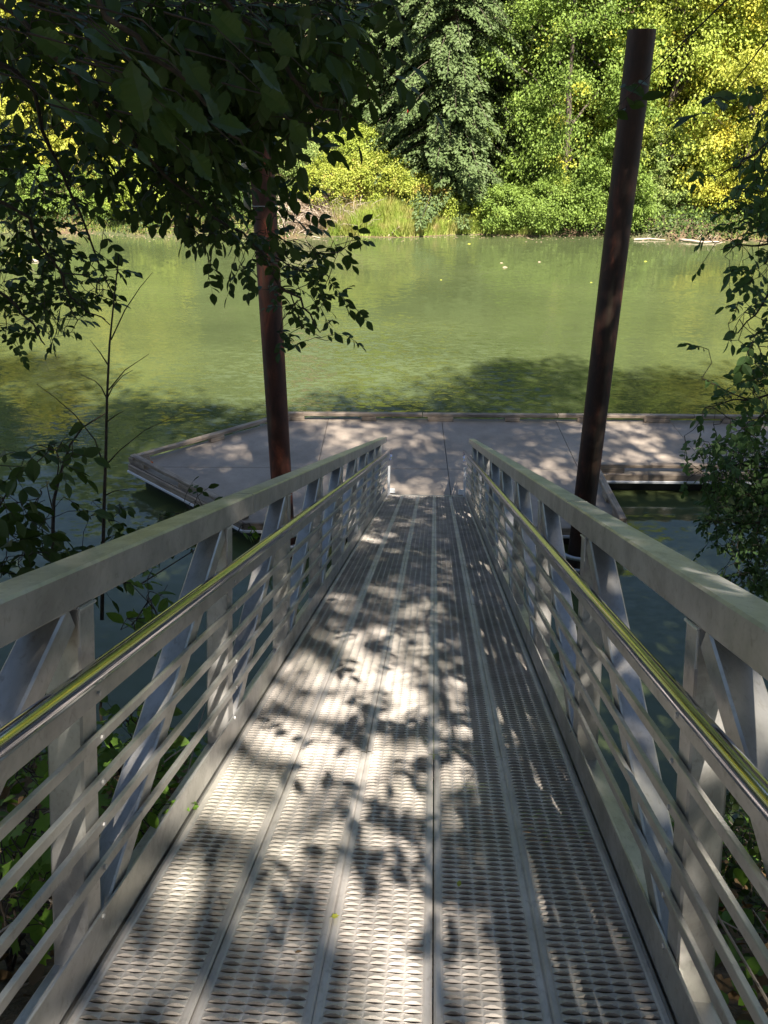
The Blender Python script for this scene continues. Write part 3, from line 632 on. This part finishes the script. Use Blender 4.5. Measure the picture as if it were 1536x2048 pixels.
def undergrowth(n, xr_, yr_, hh, m, seed, sz=.16):
    rg = np.random.default_rng(seed); x_ = rg.uniform(*xr_, n); y_ = rg.uniform(*yr_, n) + shift(x_); c_ = .5 + .5 * hash_noise(x_ * 1.7 + seed, y_ * 1.7)
    P = np.stack([x_, y_, np.maximum(ground_z(x_, y_), .02) + rg.random(n) * hh * np.clip(c_ + .25, .1, 1.2)], 1)
    obj('undergrowth', leaves_mesh('undergrowth', P, rg.normal(size=(n, 3)) + [0, -.4, -.5], rg.normal(size=(n, 3)) * .6 + [0, -.5, 1], sz * (.6 + .8 * rg.random(n)), 'far', m), kind='stuff')
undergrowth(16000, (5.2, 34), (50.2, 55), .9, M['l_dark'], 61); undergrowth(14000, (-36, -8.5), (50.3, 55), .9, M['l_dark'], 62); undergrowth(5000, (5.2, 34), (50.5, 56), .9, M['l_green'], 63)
undergrowth(20000, (-30, 30), (55, 67), .8, M['l_green'], 64, .18); undergrowth(6000, (-8.6, 4.5), (52.5, 56), .8, M['l_shrub'], 65)

def log(label, pts, r, name='driftwood_log'):
    pts = np.array(pts, float); o_ = pts[0].copy(); mb = MB(); n = 9; tt = np.linspace(0, 1, n); k = np.linspace(0, 1, len(pts))
    q = np.stack([np.interp(tt, k, pts[:, i]) for i in range(3)], 1) - o_; q += rng.normal(size=q.shape) * r * .15
    mb.tube(q, r * (1 - .6 * tt), 8); 
    for j in (3, 5, 6): mb.tube([q[j], q[j] + [r * 2, 0, r * 3], q[j] + [r * 3.4, -r, r * 5]], [r * .3, r * .2, r * .06], 5)
    o = obj(name, mb.mesh(name, M['deadwood'], True)); o.location = o_; o['label'] = label; o['category'] = 'log'
lg = lambda a, b2, z=.05: (lambda p: (p[0], p[1], p[2]))(at_z(a, b2, z))
log('pale drifted log with grass lying in the water at the left edge', [lg(-30, 500, .1), lg(30, 512, .1), lg(78, 524, .02)], .16)
log('thin pale branch leaning into the water before the grass', [lg(772, 476, -.05), tuple(at_y(800, 452, at_z(772, 476, 0)[1] + .3))], .05)
log('pale stranded log just right of the right pile on the far shore', [lg(1268, 479, .05), lg(1300, 477, .08), lg(1330, 480, .02)], .06)
log('crooked bleached branch reaching into the water right of the left pile', [tuple(at_y(592, 430, 50.6)), lg(606, 468, .1), lg(640, 476, .03)], .05)
log('yellowish half sunken log at the right of the far shore', [lg(1360, 479, .08), lg(1400, 484, .06), lg(1445, 484, .02)], .08)
P = lambda *a: np.array(lg(*a)); 
rg = np.random.default_rng(31); c0 = P(40, 515); n = 700
q = c0 + np.stack([rg.normal(size=n) * .55, rg.normal(size=n) * .35, 0 * np.arange(n)], 1); D = rg.normal(size=(n, 3)) * .5; D[:, 2] = 1
obj('log_grass', leaves_mesh('log_grass', q, D, rg.normal(size=(n, 3)), .25 + .35 * rg.random(n), 'grass', M['l_grass']), kind='stuff')
# specks of leaf afloat on the river
rg = np.random.default_rng(77)
specks = [(1005, 535), (1000, 526), (1076, 524), (1288, 523), (1180, 565), (935, 488), (880, 560)]
for i, (a, b2) in enumerate(specks):
    lab = ['white leaf speck afloat in mid river, largest of the pair left of the right pile', 'smaller pale speck afloat just behind the largest pair', 'single pale speck afloat between the pair and the right pile',
           'tan leaf afloat just right of the right pile', 'small pale leaf afloat close to the left side of the right pile', 'yellow leaf afloat by the far shore in front of the dark bush', 'faint tan leaf afloat in mid river left of the pair'][i]
    small_leaf('floating_leaf', at_z(a, b2, .012), [.26, .16, .15, .18, .12, .2, .1][i], 'l_bleach' if i < 3 else 'l_yellow', lab, 'leaf', (1, .2, 0), (0, -.5, 1))
# scum of leaves along the far shore
rg = np.random.default_rng(78); n = 520; x_ = rg.uniform(-22, 24, n); y_ = 50.1 + shift(x_) - np.abs(rg.normal(size=n)) * .9
obj('floating_litter', leaves_mesh('floating_litter', np.stack([x_, y_, 0 * x_ + .012], 1), unit(n, rg) * [1, 1, 0.02], np.tile([0, -.2, 1.], (n, 1)), .05 + .10 * rg.random(n), 'far', M['l_bleach']), kind='stuff')

# blue tarpaulin camp on the far slope
def cloth(name, label, cat, c, wdt, hgt, m, seed):
    rg = np.random.default_rng(seed); nx, nz = 12, 7; V = []
    for j in range(nz):
        for i in range(nx):
            u, v_ = i / (nx - 1), j / (nz - 1)
            V.append(((u - .5) * wdt * (1 - .25 * v_), (v_ - .5) * .6 + .12 * math.sin(u * 9 + seed), v_ * hgt * (.75 + .25 * math.sin(u * 5 + 1)) + .04 * rg.normal()))
    f = [(j * nx + i, j * nx + i + 1, (j + 1) * nx + i + 1, (j + 1) * nx + i) for j in range(nz - 1) for i in range(nx - 1)]
    mb = MB(); mb.add(V, f); o = obj(name, mb.mesh(name, m, True)); o.location = c; o['label'] = label; o['category'] = cat
    md = o.modifiers.new('thick', 'SOLIDIFY'); md.thickness = .01; return o
pb = at_y(706, 272, 63.2); cloth('tarpaulin', 'crumpled blue tarpaulin among the bushes on the far slope', 'tarpaulin', tuple(pb), 1.7, .8, M['blue'], 2)
pb = at_y(817, 222, 52.0); cloth('marker_flag', 'tiny red marker hanging in the fir branches', 'marker', tuple(pb), .10, .24, M['red'], 3)
b_ = MB()

# ------------------------------------------------------------------ trees of the near bank

GN = 'trees standing on the near bank behind the viewer'
near = [(-21, -2, 24, 7, 6, 240, 190, .23, 1.2), (-13.5, .2, 24.5, 5.8, 5.5, 260, 190, .23, 1.1), (-7.6, -.3, 25, 4.8, 6, 220, 190, .22, 1.0), (4.4, -1.6, 20.3, 4.9, 6, 88, 185, .20, .85), (9.8, .4, 22.5, 5.0, 5, 220, 190, .21, 1.0), (16.5, -.3, 22.5, 5.6, 5, 240, 190, .23, 1.1), (25, -2, 23, 7, 5, 240, 170, .24, 1.2), (0.0, -5.2, 25.5, 4.0, 10.5, 240, 200, .21, .75), (7.2, -8.0, 20, 4.6, 4, 130, 170, .20, .8)]  # last two are unseen trees added to shade the boughs and right-hand ground
nl = ['tall tree on the near bank farthest to the left', 'tall tree on the near bank well left of the gangway', 'tree on the near bank just left behind the gangway head', 'tree on the near bank just right behind the gangway head',
      'tall tree on the near bank right of the gangway', 'tall tree on the near bank well right of the gangway', 'tall tree on the near bank farthest to the right', 'unseen tree directly behind the gangway head, added to shade the hanging boughs', 'unseen tree rearmost on the right, added to shade the ground beside the gangway']
for i, (x_, y_, h_, r_, cb, nc, nf, lf, clr) in enumerate(near):
    broadleaf('deciduous_tree', nl[i], x_, y_, h_, r_, cb, M['l_ash'], nc, nf, lf, GN, 100 + i, trunk_r=.26, clump_r=clr)
GB = 'trees farther back on the near side'
for i, (x_, y_) in enumerate([(-26, -16), (-15, -18), (-4, -19), (7, -18), (18, -17), (30, -16)]):
    broadleaf('deciduous_tree', 'background tree of the near side, number %s from the left behind the viewer' % ['one', 'two', 'three', 'four', 'five', 'six'][i], x_, y_, 13, 5.5, 2, M['l_dark'], 120, 70, .34, GB, 120 + i)


# ---- hanging boughs built leaf by leaf
class Spray:
    """collects leaflets and twigs; the 300 largest leaves become objects of their own"""
    def __init__(s): s.P = []; s.D = []; s.N = []; s.S = []; s.mb = MB(); s.big = []
    def compound(s, p, d, rg, leaf, pairs, droop=.35):
        """a twig end with opposite leaflets and one at the tip"""
        d = d / np.linalg.norm(d); up = np.array([0, 0, 1.]) + rg.normal(size=3) * .45; sd = np.cross(d, up); sd /= np.linalg.norm(sd) + 1e-9; up = np.cross(sd, d)
        L_ = leaf * (.55 + .55 * pairs); pts = [p]
        for i in range(1, pairs + 2):
            pts.append(pts[-1] + d * L_ / (pairs + 1)); d = d + np.array([0, 0, -droop * .25]); d /= np.linalg.norm(d)
        s.mb.tube(pts, np.linspace(.0022, .001, len(pts)), 4, cap=False)
        for i, q in enumerate(pts[1:]):
            if i == len(pts) - 2: s.put(q, d + [0, 0, -droop * .5], up, leaf * rg.uniform(.85, 1.15), rg); break
            for sg in (-1, 1):
                if rg.random() < .93: s.put(q, sd * sg * .9 + d * .55 + np.array([0, 0, -droop]) + rg.normal(size=3) * .22, up + sd * sg * .3, leaf * rg.uniform(.5, 1.12), rg)
    def put(s, p, d, n, size, rg): s.P.append(p); s.D.append(d); s.N.append(n + rg.normal(size=3) * .35); s.S.append(size)
    def branch(s, pts, r0, r1, rg, n=6):
        pts = np.array(pts, float); k = max(4, len(pts) * 3); t0 = np.linspace(0, 1, len(pts)); tt = np.linspace(0, 1, k)
        q = np.stack([np.interp(tt, t0, pts[:, i]) for i in range(3)], 1); q[1:-1] = (q[:-2] + 2 * q[1:-1] + q[2:]) / 4; q[1:-1] += rg.normal(size=(k - 2, 3)) * .012
        g_ = MB(); g_.tube(q, np.linspace(r0, r1, k), n); s.big.append(g_); return q
    def build(s, root, m, kind, nobj=300, twig='twigs'):
        P = np.array(s.P); D, W, N_ = frames(np.array(s.D), np.array(s.N)); Sz = np.array(s.S)
        v = P - C0; z = v @ Fv; xx = 768 + FPX * (v @ Rv) / np.maximum(z, .01); yy = 1024 - FPX * (v @ Uv) / np.maximum(z, .01)
        ins = (z > .2) & (xx > 0) & (xx < 1536) & (yy > 0) & (yy < 2048); sc = np.where(ins, Sz / np.maximum(z, .3), 0)
        order = np.argsort(-sc); pick = order[:nobj]; pick = pick[sc[pick] > 0]; rest = np.setdiff1d(np.arange(len(P)), pick)
        ro = np.array(root.location)
        tv, tf = blade(kind); mb = MB(); mb.add(tv, tf); me = mb.mesh('leaf', m)
        for i in pick:
            o = obj('leaf', me, root); Mx = Matrix.Identity(4); p = P[i] - ro
            for r_ in range(3):
                Mx[r_][0], Mx[r_][1], Mx[r_][2], Mx[r_][3] = D[i][r_] * Sz[i], W[i][r_] * Sz[i], N_[i][r_] * Sz[i], p[r_]
            o.matrix_basis = Mx
        if len(rest): obj('foliage', leaves_mesh('foliage', P[rest] - ro, D[rest], N_[rest], Sz[rest], kind, m), root, kind='stuff')
        for g_ in s.big:
            g_.v = [q - ro for q in g_.v]; obj('branch', g_.mesh('branch', M['twig'], True), root)
        if s.mb.n: s.mb.v = [q - ro for q in s.mb.v]; obj('twigs', s.mb.mesh('twigs', M['twig'], True), root, kind='stuff')
def grow(sp, brs, cells, rg, leaf, pairs, r0=.02, fol=.21, droop=.35):
    nodes = [] if brs else list(getattr(sp, 'nodes', []))
    for br in brs:
        q = sp.branch([at(*p) for p in br], r0, r0 * .25, rg); nodes.append(q)
    sp.nodes = nodes; nodes = np.concatenate(nodes)
    pts = []
    for (x0, y0, x1, y1, cov, d0, d1) in cells:
        if cov <= 0: continue
        dm = (d0 + d1) / 2; pxa = leaf * leaf * .40 * (FPX / dm) ** 2 * fol; per = 2 * pairs + 1
        n = -math.log(1 - min(cov, .97)) * (x1 - x0) * (y1 - y0) / (pxa * per); n = int(n) + (rg.random() < n % 1)
        for _ in range(n): pts.append(at(rg.uniform(x0, x1), rg.uniform(y0, y1), rg.uniform(d0, d1)))
    pts = np.array(pts); near_ = np.array([np.min(np.sum((nodes - p) ** 2, 1)) for p in pts]); own = list(nodes)
    arr = np.zeros((len(nodes) + len(pts) * 3, 3)); arr[:len(nodes)] = nodes; na = len(nodes)
    for p in pts[np.argsort(near_)]:
        k = np.argmin(np.sum((arr[:na] - p) ** 2, 1)); a = arr[k].copy(); d = p - a; ln = np.linalg.norm(d) + 1e-6; d = d / ln
        if ln > .03:
            mid = (a + p) / 2 + rg.normal(size=3) * ln * .10; sp.mb.tube([a, mid, p], [.0026, .0022, .0016] if ln < .25 else [.005, .0035, .002], 4, cap=False)
            arr[na] = mid; arr[na + 1] = p; na += 2
        d = d * .6 + np.array([.25, .25, -.35]) + rg.normal(size=3) * .4
        sp.compound(p, d, rg, leaf * rg.uniform(.8, 1.2), pairs + (rg.random() < .3), droop)
rg = np.random.default_rng(11)
oh = thing('overhanging_tree', 'tree at the left whose dark leafy boughs hang across the top left of the picture', 'tree', (-4.3, -.6, float(ground_z(-4.3, -.6))))
sp = Spray()
trunk = [np.array([-4.3, -.6, 5.4]), np.array([-4.2, -.5, 7.2]), np.array([-4.0, -.2, 9.2]), np.array([-3.6, .1, 11.4]), np.array([-3.0, .2, 13.5])]
g_ = MB(); g_.tube([q - np.array(oh.location) for q in trunk], [.17, .15, .12, .08, .04], 12); obj('trunk', g_.mesh('trunk', M['bark'], True), oh)
for a, b2 in (((-4.05, -.25, 8.9), (-190, -90, 3.3)), ((-4.15, -.4, 7.6), (-120, 340, 4.0)), ((-3.9, 0, 9.8), (80, -110, 2.6)), ((-3.8, 0, 10.4), (300, -160, 2.8)), ((-4.2, -.5, 7.2), (-60, 560, 4.3))):
    e = at(*b2); a = np.array(a); sp.branch([a, (a * 2 + e) / 3 + [0, 0, .25], (a + 2 * e) / 3 + [0, 0, .2], e], .045, .018, rg)
brs = [[(-200, -100, 3.2), (60, 60, 3.3), (190, 200, 3.5), (290, 310, 3.9), (400, 410, 4.3), (500, 480, 4.7), (580, 540, 4.9), (655, 550, 5.1)],
       [(500, 480, 4.7), (560, 565, 4.9), (615, 620, 5.0), (640, 665, 5.1)],
       [(-120, 90, 3.2), (50, 150, 3.5), (90, 280, 4.0), (150, 400, 4.5), (190, 510, 4.8), (235, 610, 5.0)],
       [(-120, 340, 4.0), (40, 420, 4.3), (100, 520, 4.7), (150, 610, 4.9), (220, 650, 5.0)],
       [(-60, 560, 4.3), (40, 610, 4.6), (90, 690, 4.8)],
       [(80, -110, 2.6), (250, 60, 2.7), (380, 170, 2.9), (470, 280, 3.2), (535, 320, 3.3)],
       [(300, -160, 2.8), (450, 0, 2.9), (560, 120, 3.1), (630, 210, 3.4), (680, 240, 3.6)],
       [(300, -160, 2.8), (520, -60, 3.1), (650, -10, 3.3), (710, 80, 3.5), (755, 115, 3.7)],
       [(-200, -100, 3.2), (100, 20, 3.6), (350, 60, 4.0), (560, 70, 4.4)],
       [(60, 60, 3.3), (200, 140, 4.0), (320, 220, 4.4), (450, 270, 4.6), (570, 250, 4.8)]]
D10 = [[.90, .80, .80, .93, .95, .95, .95, .95, .80, .40], [.82, .65, .65, .85, .94, .94, .94, .90, .78, .35], [.55, .55, .85, .95, .97, .97, .94, .88, .6, .12], [.35, .4, .6, .8, .93, .93, .80, .6, .15, 0],
       [.6, .55, .5, .66, .88, .88, .30, .42, .04, 0], [.6, .5, .3, .6, .8, .7, .06, .06, 0, 0], [.5, .45, .2, .1, .2, .7, .5, .10, 0, 0], [.45, .55, .22, 0, 0, .12, .6, .55, .3, 0],
       [.55, .6, .45, 0, 0, 0, .06, .5, .3, 0], [.35, .3, 0, 0, 0, 0, 0, .25, .12, 0]]
cells = []
for j, row in enumerate(D10):
    for i, c in enumerate(row):
        d_ = 2.75 + .26 * j + (.4 if i < 2 else 0)
        cells.append((i * 80 - 10, j * 70 - 15, i * 80 + 70, j * 70 + 55, c, d_, d_ + .9))
grow(sp, brs, [c for c in cells if c[1] < 300], rg, .098, 2, .013)
grow(sp, [], [c for c in cells if c[1] >= 300], rg, .074, 2, .013)
# nearest, largest leaves
sp_small = sp; sp = Spray()
for (x_, y_, d_, L_) in ((262, 120, 1.75, .15), (160, 60, 1.9, .13), (360, 110, 1.9, .12), (500, 120, 2.0, .12), (60, 60, 2.0, .12), (150, 230, 2.1, .11), (250, 290, 2.2, .11), (380, 300, 2.3, .11), (250, 100, 1.9, .15), (300, 160, 1.95, .15), (345, 210, 2.0, .13), (230, 160, 2.0, .10), (330, 215, 1.95, .10), (420, 245, 2.1, .12), (470, 290, 2.2, .12), (120, 130, 2.1, .13),
                         (90, 200, 2.2, .13), (300, 230, 2.2, .12), (540, 60, 2.3, .11), (420, 20, 2.0, .12), (180, 60, 2.1, .12), (400, 180, 2.2, .12), (520, 180, 2.3, .11), (580, 240, 2.5, .11), (620, 150, 2.5, .10)):
    p = at(x_, y_, d_); sp.put(p, Rv * .7 + np.array([0, .2, -.6]) + rg.normal(size=3) * .25, np.array([.1, -.55, 1.]), L_ * .92, rg)
    sp.mb.tube([p, p + np.array([-.08, 0, .07]), p + np.array([-.2, 0, .1])], [.0015, .002, .003], 4, cap=False)
sp.build(oh, M['l_ash'], 'toothed', 40)
sp_small.build(oh, M['l_ash'], 'leaf', 260)

rg = np.random.default_rng(15)  # overhead bough added with tips set up-sun, dropping leaf shadows on the deck
ob = [o for o in col.objects if o.get('label', '') == nl[3]][0]; sp = Spray(); q0 = np.array(ob.location); tips = []
for (x_, s_, t_) in ((.10, 2.75, 4.6), (.05, 3.25, 4.6), (-.05, 3.7, 4.7), (.2, 4.2, 4.8), (-.2, 4.5, 5.0), (.0, 5.0, 5.0), (.15, 5.7, 5.3), (-.1, 6.4, 5.5), (.3, 3.2, 4.6), (-.3, 5.4, 5.2), (.2, 6.9, 5.8), (.25, 2.35, 4.6)):
    tips.append(on_deck(x_, s_, 0) + S * t_)
for (x_, y_) in ((870, 1680), (800, 1600), (860, 1500), (760, 1480), (700, 1510), (620, 1570), (880, 1400), (800, 1380), (720, 1400), (900, 1300), (820, 1250), (560, 1690), (470, 1730), (930, 1650), (790, 1700), (825, 1770), (940, 1860), (640, 1330), (740, 1300), (680, 1250), (860, 1180), (780, 1170), (700, 1190), (880, 1110), (800, 1100), (760, 1230), (540, 1500), (950, 1500), (930, 1400), (960, 1580)):
    v_ = Fv + Rv * (x_ - 768) / FPX + Uv * (1024 - y_) / FPX; tips.append(C0 + v_ * (-1.5 / (v_ @ Nw)) + S * (4.3 + .5 * ((x_ * 7) % 10) / 10 + max(0, 1500 - y_) * .004))
a = q0 + np.array([0, 0, 6.5]); m1 = (a + tips[3]) / 2 + [0, 0, .5]; bq = sp.branch([a, m1, tips[0] + [.3, 0, .35], tips[3] + [.1, 0, .25], tips[6] + [0, 0, .2], tips[10]], .03, .006, rg)
for p in tips:
    k = np.argmin(np.sum((bq - p) ** 2, 1)); sp.mb.tube([bq[k], (bq[k] + p) / 2 + [0, 0, .05], p], [.006, .004, .002], 5, cap=False)
    for _ in range(2): sp.compound(p + rg.normal(size=3) * .06, rg.normal(size=3) * [1, 1, .4], rg, .105, 2, .3)
sp.build(ob, M['l_ash'], 'leaf', 0)

rg = np.random.default_rng(16); q0 = np.array(oh.location); nc = 42  # unseen upper crown, added to shade the left pile and the boughs
Cn = np.array([-1.3, .7, 16.0]) + unit(nc, rg) * (rg.random(nc)[:, None] ** .4) * [3.2, 2.8, 3.0]; ci = rg.integers(0, nc, nc * 160)
P = Cn[ci] + rg.normal(size=(len(ci), 3)) * [.42, .42, .28]
obj('crown', leaves_mesh('crown', P - q0, unit(len(P), rg) + [0, 0, -.5], unit(len(P), rg) + [0, 0, .9], .13 * (.7 + .8 * rg.random(len(P))), 'far', M['l_ash']), oh)
for q in Cn[:12]:
    g_ = MB(); a = np.array([-3.0, .2, 13.5]); g_.tube([a - q0, (a + q) / 2 - q0 + [0, 0, .2], q - q0], [.04, .025, .008], 6); obj('branch', g_.mesh('branch', M['bark'], True), oh)

rg = np.random.default_rng(12)
rt = thing('bankside_tree', 'small dark leaved tree whose branches reach in at the right edge of the picture', 'tree', (4.6, 2.2, float(ground_z(4.6, 2.2))))
sp = Spray(); gz = float(ground_z(4.6, 2.2))
g_ = MB(); g_.tube([np.array(q) - np.array(rt.location) for q in ((4.6, 2.2, gz - .2), (4.55, 2.3, 4.6), (4.6, 2.5, 6.3), (4.5, 2.7, 8.2))], [.09, .075, .055, .03], 10); obj('trunk', g_.mesh('trunk', M['bark'], True), rt)
for a, b2 in (((4.58, 2.4, 5.6), (1650, 760, 4.9)), ((4.55, 2.5, 6.4), (1640, 420, 4.8)), ((4.5, 2.6, 7.4), (1640, 200, 4.8)), ((4.6, 2.3, 4.4), (1640, 1000, 5.6))):
    e = at(*b2); a = np.array(a); sp.branch([a, (a + e) / 2 + [0, 0, .1], e], .03, .014, rg)
brs = [[(1650, 760, 4.9), (1560, 780, 4.9), (1480, 800, 5.0), (1410, 815, 5.1)], [(1640, 420, 4.8), (1560, 480, 4.8), (1490, 490, 4.8), (1440, 500, 4.9)], [(1640, 200, 4.8), (1560, 260, 4.8), (1480, 330, 4.8), (1440, 350, 4.8)],
       [(1640, 420, 4.8), (1560, 560, 4.9), (1500, 640, 5.0), (1450, 680, 5.0)], [(1640, 1000, 5.6), (1540, 940, 5.7), (1450, 930, 5.9), (1400, 940, 6)], [(1640, 1000, 5.6), (1540, 1040, 5.7), (1460, 1060, 5.9), (1420, 1080, 6)]]
RG = [(180, 300, [0, 0, .12, .5]), (300, 420, [0, .08, .5, .75]), (420, 540, [0, .10, .45, .7]), (540, 600, [0, 0, .2, .5]), (600, 700, [0, .06, .45, .75]), (700, 800, [0, .05, .3, .6]), (800, 880, [.08, .4, .5, .7]),
      (880, 980, [.08, .75, .9, .93]), (980, 1100, [.0, .55, .85, .93]), (1100, 1180, [0, .05, .5, .8])]
cells = []
for y0, y1, row in RG:
    for i, c in enumerate(row):
        c *= .72 if y0 < 880 else .88; d_ = 4.6 if y0 < 880 else 5.5; cells.append((1352 + 50 * i, y0, 1402 + 50 * i + (20 if i == 3 else 0), y1, c, d_, d_ + .7))
grow(sp, brs, [c for c in cells if c[1] < 860], rg, .070, 2, .010)
grow(sp, [], [c for c in cells if c[1] >= 860], rg, .050, 3, .010)
sp.build(rt, M['l_side'], 'leaf', 300)

# saplings on the left bank
def sapling(label, pts, side, r, seed):
    rg = np.random.default_rng(seed); q = [at(*p) for p in pts]; base = q[0]; o_ = thing('bare_sapling', label, 'sapling', tuple(base))
    mb = MB(); mb.tube([p - base for p in q], np.linspace(r, r * .3, len(q)), 7); obj('stem', mb.mesh('stem', M['twig'], True), o_)
    for br in side:
        mb = MB(); z = [at(*p) - base for p in br]; mb.tube(z, np.linspace(r * .4, r * .12, len(z)), 5); obj('side_branch', mb.mesh('side_branch', M['twig'], True), o_)
D_ = 4.6
sapling('thin leafless sapling standing before the water at the left', [(204, 1240, D_), (208, 1020, D_), (212, 900, D_), (214, 800, D_), (219, 690, D_), (228, 600, D_), (238, 510, D_)],
        [[(209, 935, D_), (190, 880, D_), (150, 830, D_), (110, 795, D_), (73, 768, D_)], [(212, 930, D_), (240, 900, D_), (290, 860, D_), (372, 822, D_)], [(214, 798, D_), (225, 775, D_), (245, 752, D_), (266, 740, D_)],
         [(214, 798, D_), (203, 775, D_), (190, 762, D_), (157, 748, D_)], [(222, 680, D_), (250, 620, D_), (280, 575, D_), (305, 545, D_)], [(216, 730, D_), (200, 705, D_), (180, 680, D_)], [(217, 780, D_), (250, 740, D_), (298, 708, D_)],
         [(212, 845, D_), (232, 830, D_), (247, 822, D_)], [(208, 992, D_), (228, 982, D_), (255, 978, D_)]], .011, 1)
sapling('shorter crooked sapling left of the leafless one with a pale forked foot', [(106, 1180, 5.0), (106, 1055, 5.0), (108, 1000, 5.0), (120, 950, 5.0), (140, 890, 5.0), (165, 855, 5.0), (212, 826, 5.0)],
        [[(106, 1020, 5.0), (98, 990, 5.0), (92, 960, 5.0)], [(112, 980, 5.0), (118, 920, 5.0), (105, 880, 5.0)]], .013, 2)

# leafy plants and ivy on the near bank
GI = 'leafy plants on the near bank'
def bankplant(label, cells, brs, leaf, pairs, m, seed, nobj, kind='leaf', loc=None, fol=.30):
    rg = np.random.default_rng(seed); b0 = at(*brs[0][0]) if loc is None else np.array(loc); b0[2] = float(ground_z(b0[0], b0[1]))
    o_ = thing('leafy_plant', label, 'plant', tuple(b0), group=GI); sp = Spray()
    for br in brs:
        a = b0 + rg.normal(size=3) * [.06, .06, 0]; e = at(*br[0]); sp.branch([a, (a + e) / 2 + [0, 0, .15], e], .010, .006, rg, 5)
    grow(sp, brs, cells, rg, leaf, pairs, .006, fol, .5); sp.build(o_, m, kind, nobj)
bankplant('dark leafy plant rising past the rail at the left picture edge', [(-20, 870, 60, 960, .35, 3.6, 4.4), (60, 860, 150, 930, .5, 3.6, 4.4), (-20, 960, 80, 1080, .6, 3.6, 4.4), (80, 960, 140, 1080, .2, 3.6, 4.4), (-20, 1080, 120, 1170, .7, 3.6, 4.6)],
          [[(-60, 1100, 4), (0, 1000, 4), (60, 930, 4), (120, 885, 4)], [(-60, 1100, 4), (20, 1040, 4), (90, 1000, 4)]], .10, 1, M['l_ash'], 21, 60, loc=(-3.4, 2.2, 0))
bankplant('low plant leaning over the top rail left of the dock', [(120, 1090, 220, 1180, .6, 4.6, 5.6), (220, 1060, 320, 1150, .5, 4.8, 5.8), (150, 980, 240, 1060, .2, 4.6, 5.2), (320, 990, 400, 1060, .45, 5.2, 6.0), (330, 1040, 420, 1100, .4, 5.2, 6.0)],
          [[(130, 1200, 5), (200, 1130, 5), (290, 1080, 5.3), (380, 1020, 5.6)]], .075, 1, M['l_ash'], 22, 60)
bankplant('vine reaching between the truss posts at the left, lit yellow green', [(225, 1150, 330, 1260, .45, 3.4, 4.2), (300, 1230, 350, 1330, .3, 3.4, 4.2), (470, 1035, 520, 1075, .25, 5.6, 6.2)],
          [[(200, 1420, 3.6), (250, 1300, 3.7), (300, 1200, 3.8), (335, 1170, 3.9)]], .085, 1, M['l_ivy'], 23, 50)
bankplant('bright broad leaved plant just outside the nearest left truss bay', [(20, 1480, 110, 1620, .7, 2.35, 2.9), (-10, 1620, 110, 1800, .75, 2.3, 2.8), (-10, 1800, 90, 1880, .5, 2.3, 2.8), (60, 1420, 110, 1500, .5, 2.5, 2.9)],
          [[(20, 1950, 2.7), (50, 1750, 2.6), (80, 1560, 2.6)], [(20, 1950, 2.7), (10, 1800, 2.5), (0, 1660, 2.5)]], .085, 1, M['l_ivy'], 24, 90, 'lobed')
bankplant('leafy plant outside the second left truss bay with sunlit leaves', [(225, 1420, 300, 1560, .55, 3.0, 3.6), (280, 1380, 340, 1480, .35, 3.1, 3.7), (200, 1540, 330, 1700, .5, 2.9, 3.4)],
          [[(240, 1720, 3.2), (260, 1580, 3.2), (270, 1450, 3.3)]], .065, 1, M['l_ivy'], 25, 80)
bankplant('twiggy shaded plant below the right truss near the water', [(1440, 1560, 1536, 1800, .5, 4.2, 5.0), (1460, 1800, 1546, 2048, .6, 3.2, 4.2), (1400, 1700, 1460, 1900, .35, 4.0, 5.0)],
          [[(1520, 1980, 4.2), (1500, 1800, 4.4), (1480, 1650, 4.6)]], .06, 1, M['l_dark'], 26, 40)
rg = np.random.default_rng(91); n = 26000
x_ = rg.uniform(-9, 9, n); y_ = rg.uniform(-1.5, 7.3, n) ; cl = hash_noise(x_ * 1.1 + 3, y_ * 1.1); keep = (cl > -.25) & (np.abs(x_ + .1) > .95) & ~((x_ < -1) & (x_ > -2.3) & (y_ < 1.9)); x_, y_ = x_[keep], y_[keep]; n = len(x_)
P = np.stack([x_, y_, ground_z(x_, y_) + rg.random(n) ** 2 * .45 * (.4 + np.clip(cl[keep], 0, 1))], 1)
D = rg.normal(size=(n, 3)) * [1, 1, .4] + [0, .5, -.2]; Nn = rg.normal(size=(n, 3)) * .5 + [0, .35, 1]
obj('ivy_ground_cover', leaves_mesh('ivy_ground_cover', P, D, Nn, .05 + .07 * rg.random(n), 'leaf', M['l_ivy']), kind='stuff')
n = 16000; x_ = rg.uniform(-8, 8, n); y_ = rg.uniform(-1.5, 6.8, n); m_ = (np.abs(x_ + .1) > .8); x_, y_ = x_[m_], y_[m_]; n = len(x_)
P = np.stack([x_, y_, ground_z(x_, y_) + .01 + .05 * rg.random(n)], 1)
obj('leaf_litter', leaves_mesh('leaf_litter', P, rg.normal(size=(n, 3)) * [1, 1, .5], rg.normal(size=(n, 3)) * .6 + [0, .3, 1], .05 + .06 * rg.random(n), 'leaf', M['l_dead']), kind='stuff')
rg = np.random.default_rng(92); mb = MB()
for _ in range(160):
    x_ = rg.uniform(-3.2, -1.0) if rg.random() < .6 else rg.uniform(1, 4); y_ = rg.uniform(.3, 4.5); p = np.array([x_, y_, float(ground_z(x_, y_)) + .03]); a = rg.random() * 6.28; l_ = rg.uniform(.2, .7)
    d = np.array([math.cos(a), math.sin(a), .2 + .6 * rg.random()]) * l_
    mb.tube([p, p + d * .5 + [0, 0, .03], p + d], [.005, .004, .0015], 5, cap=False)
obj('fallen_twigs', mb.mesh('fallen_twigs', M['deadwood']), kind='stuff')
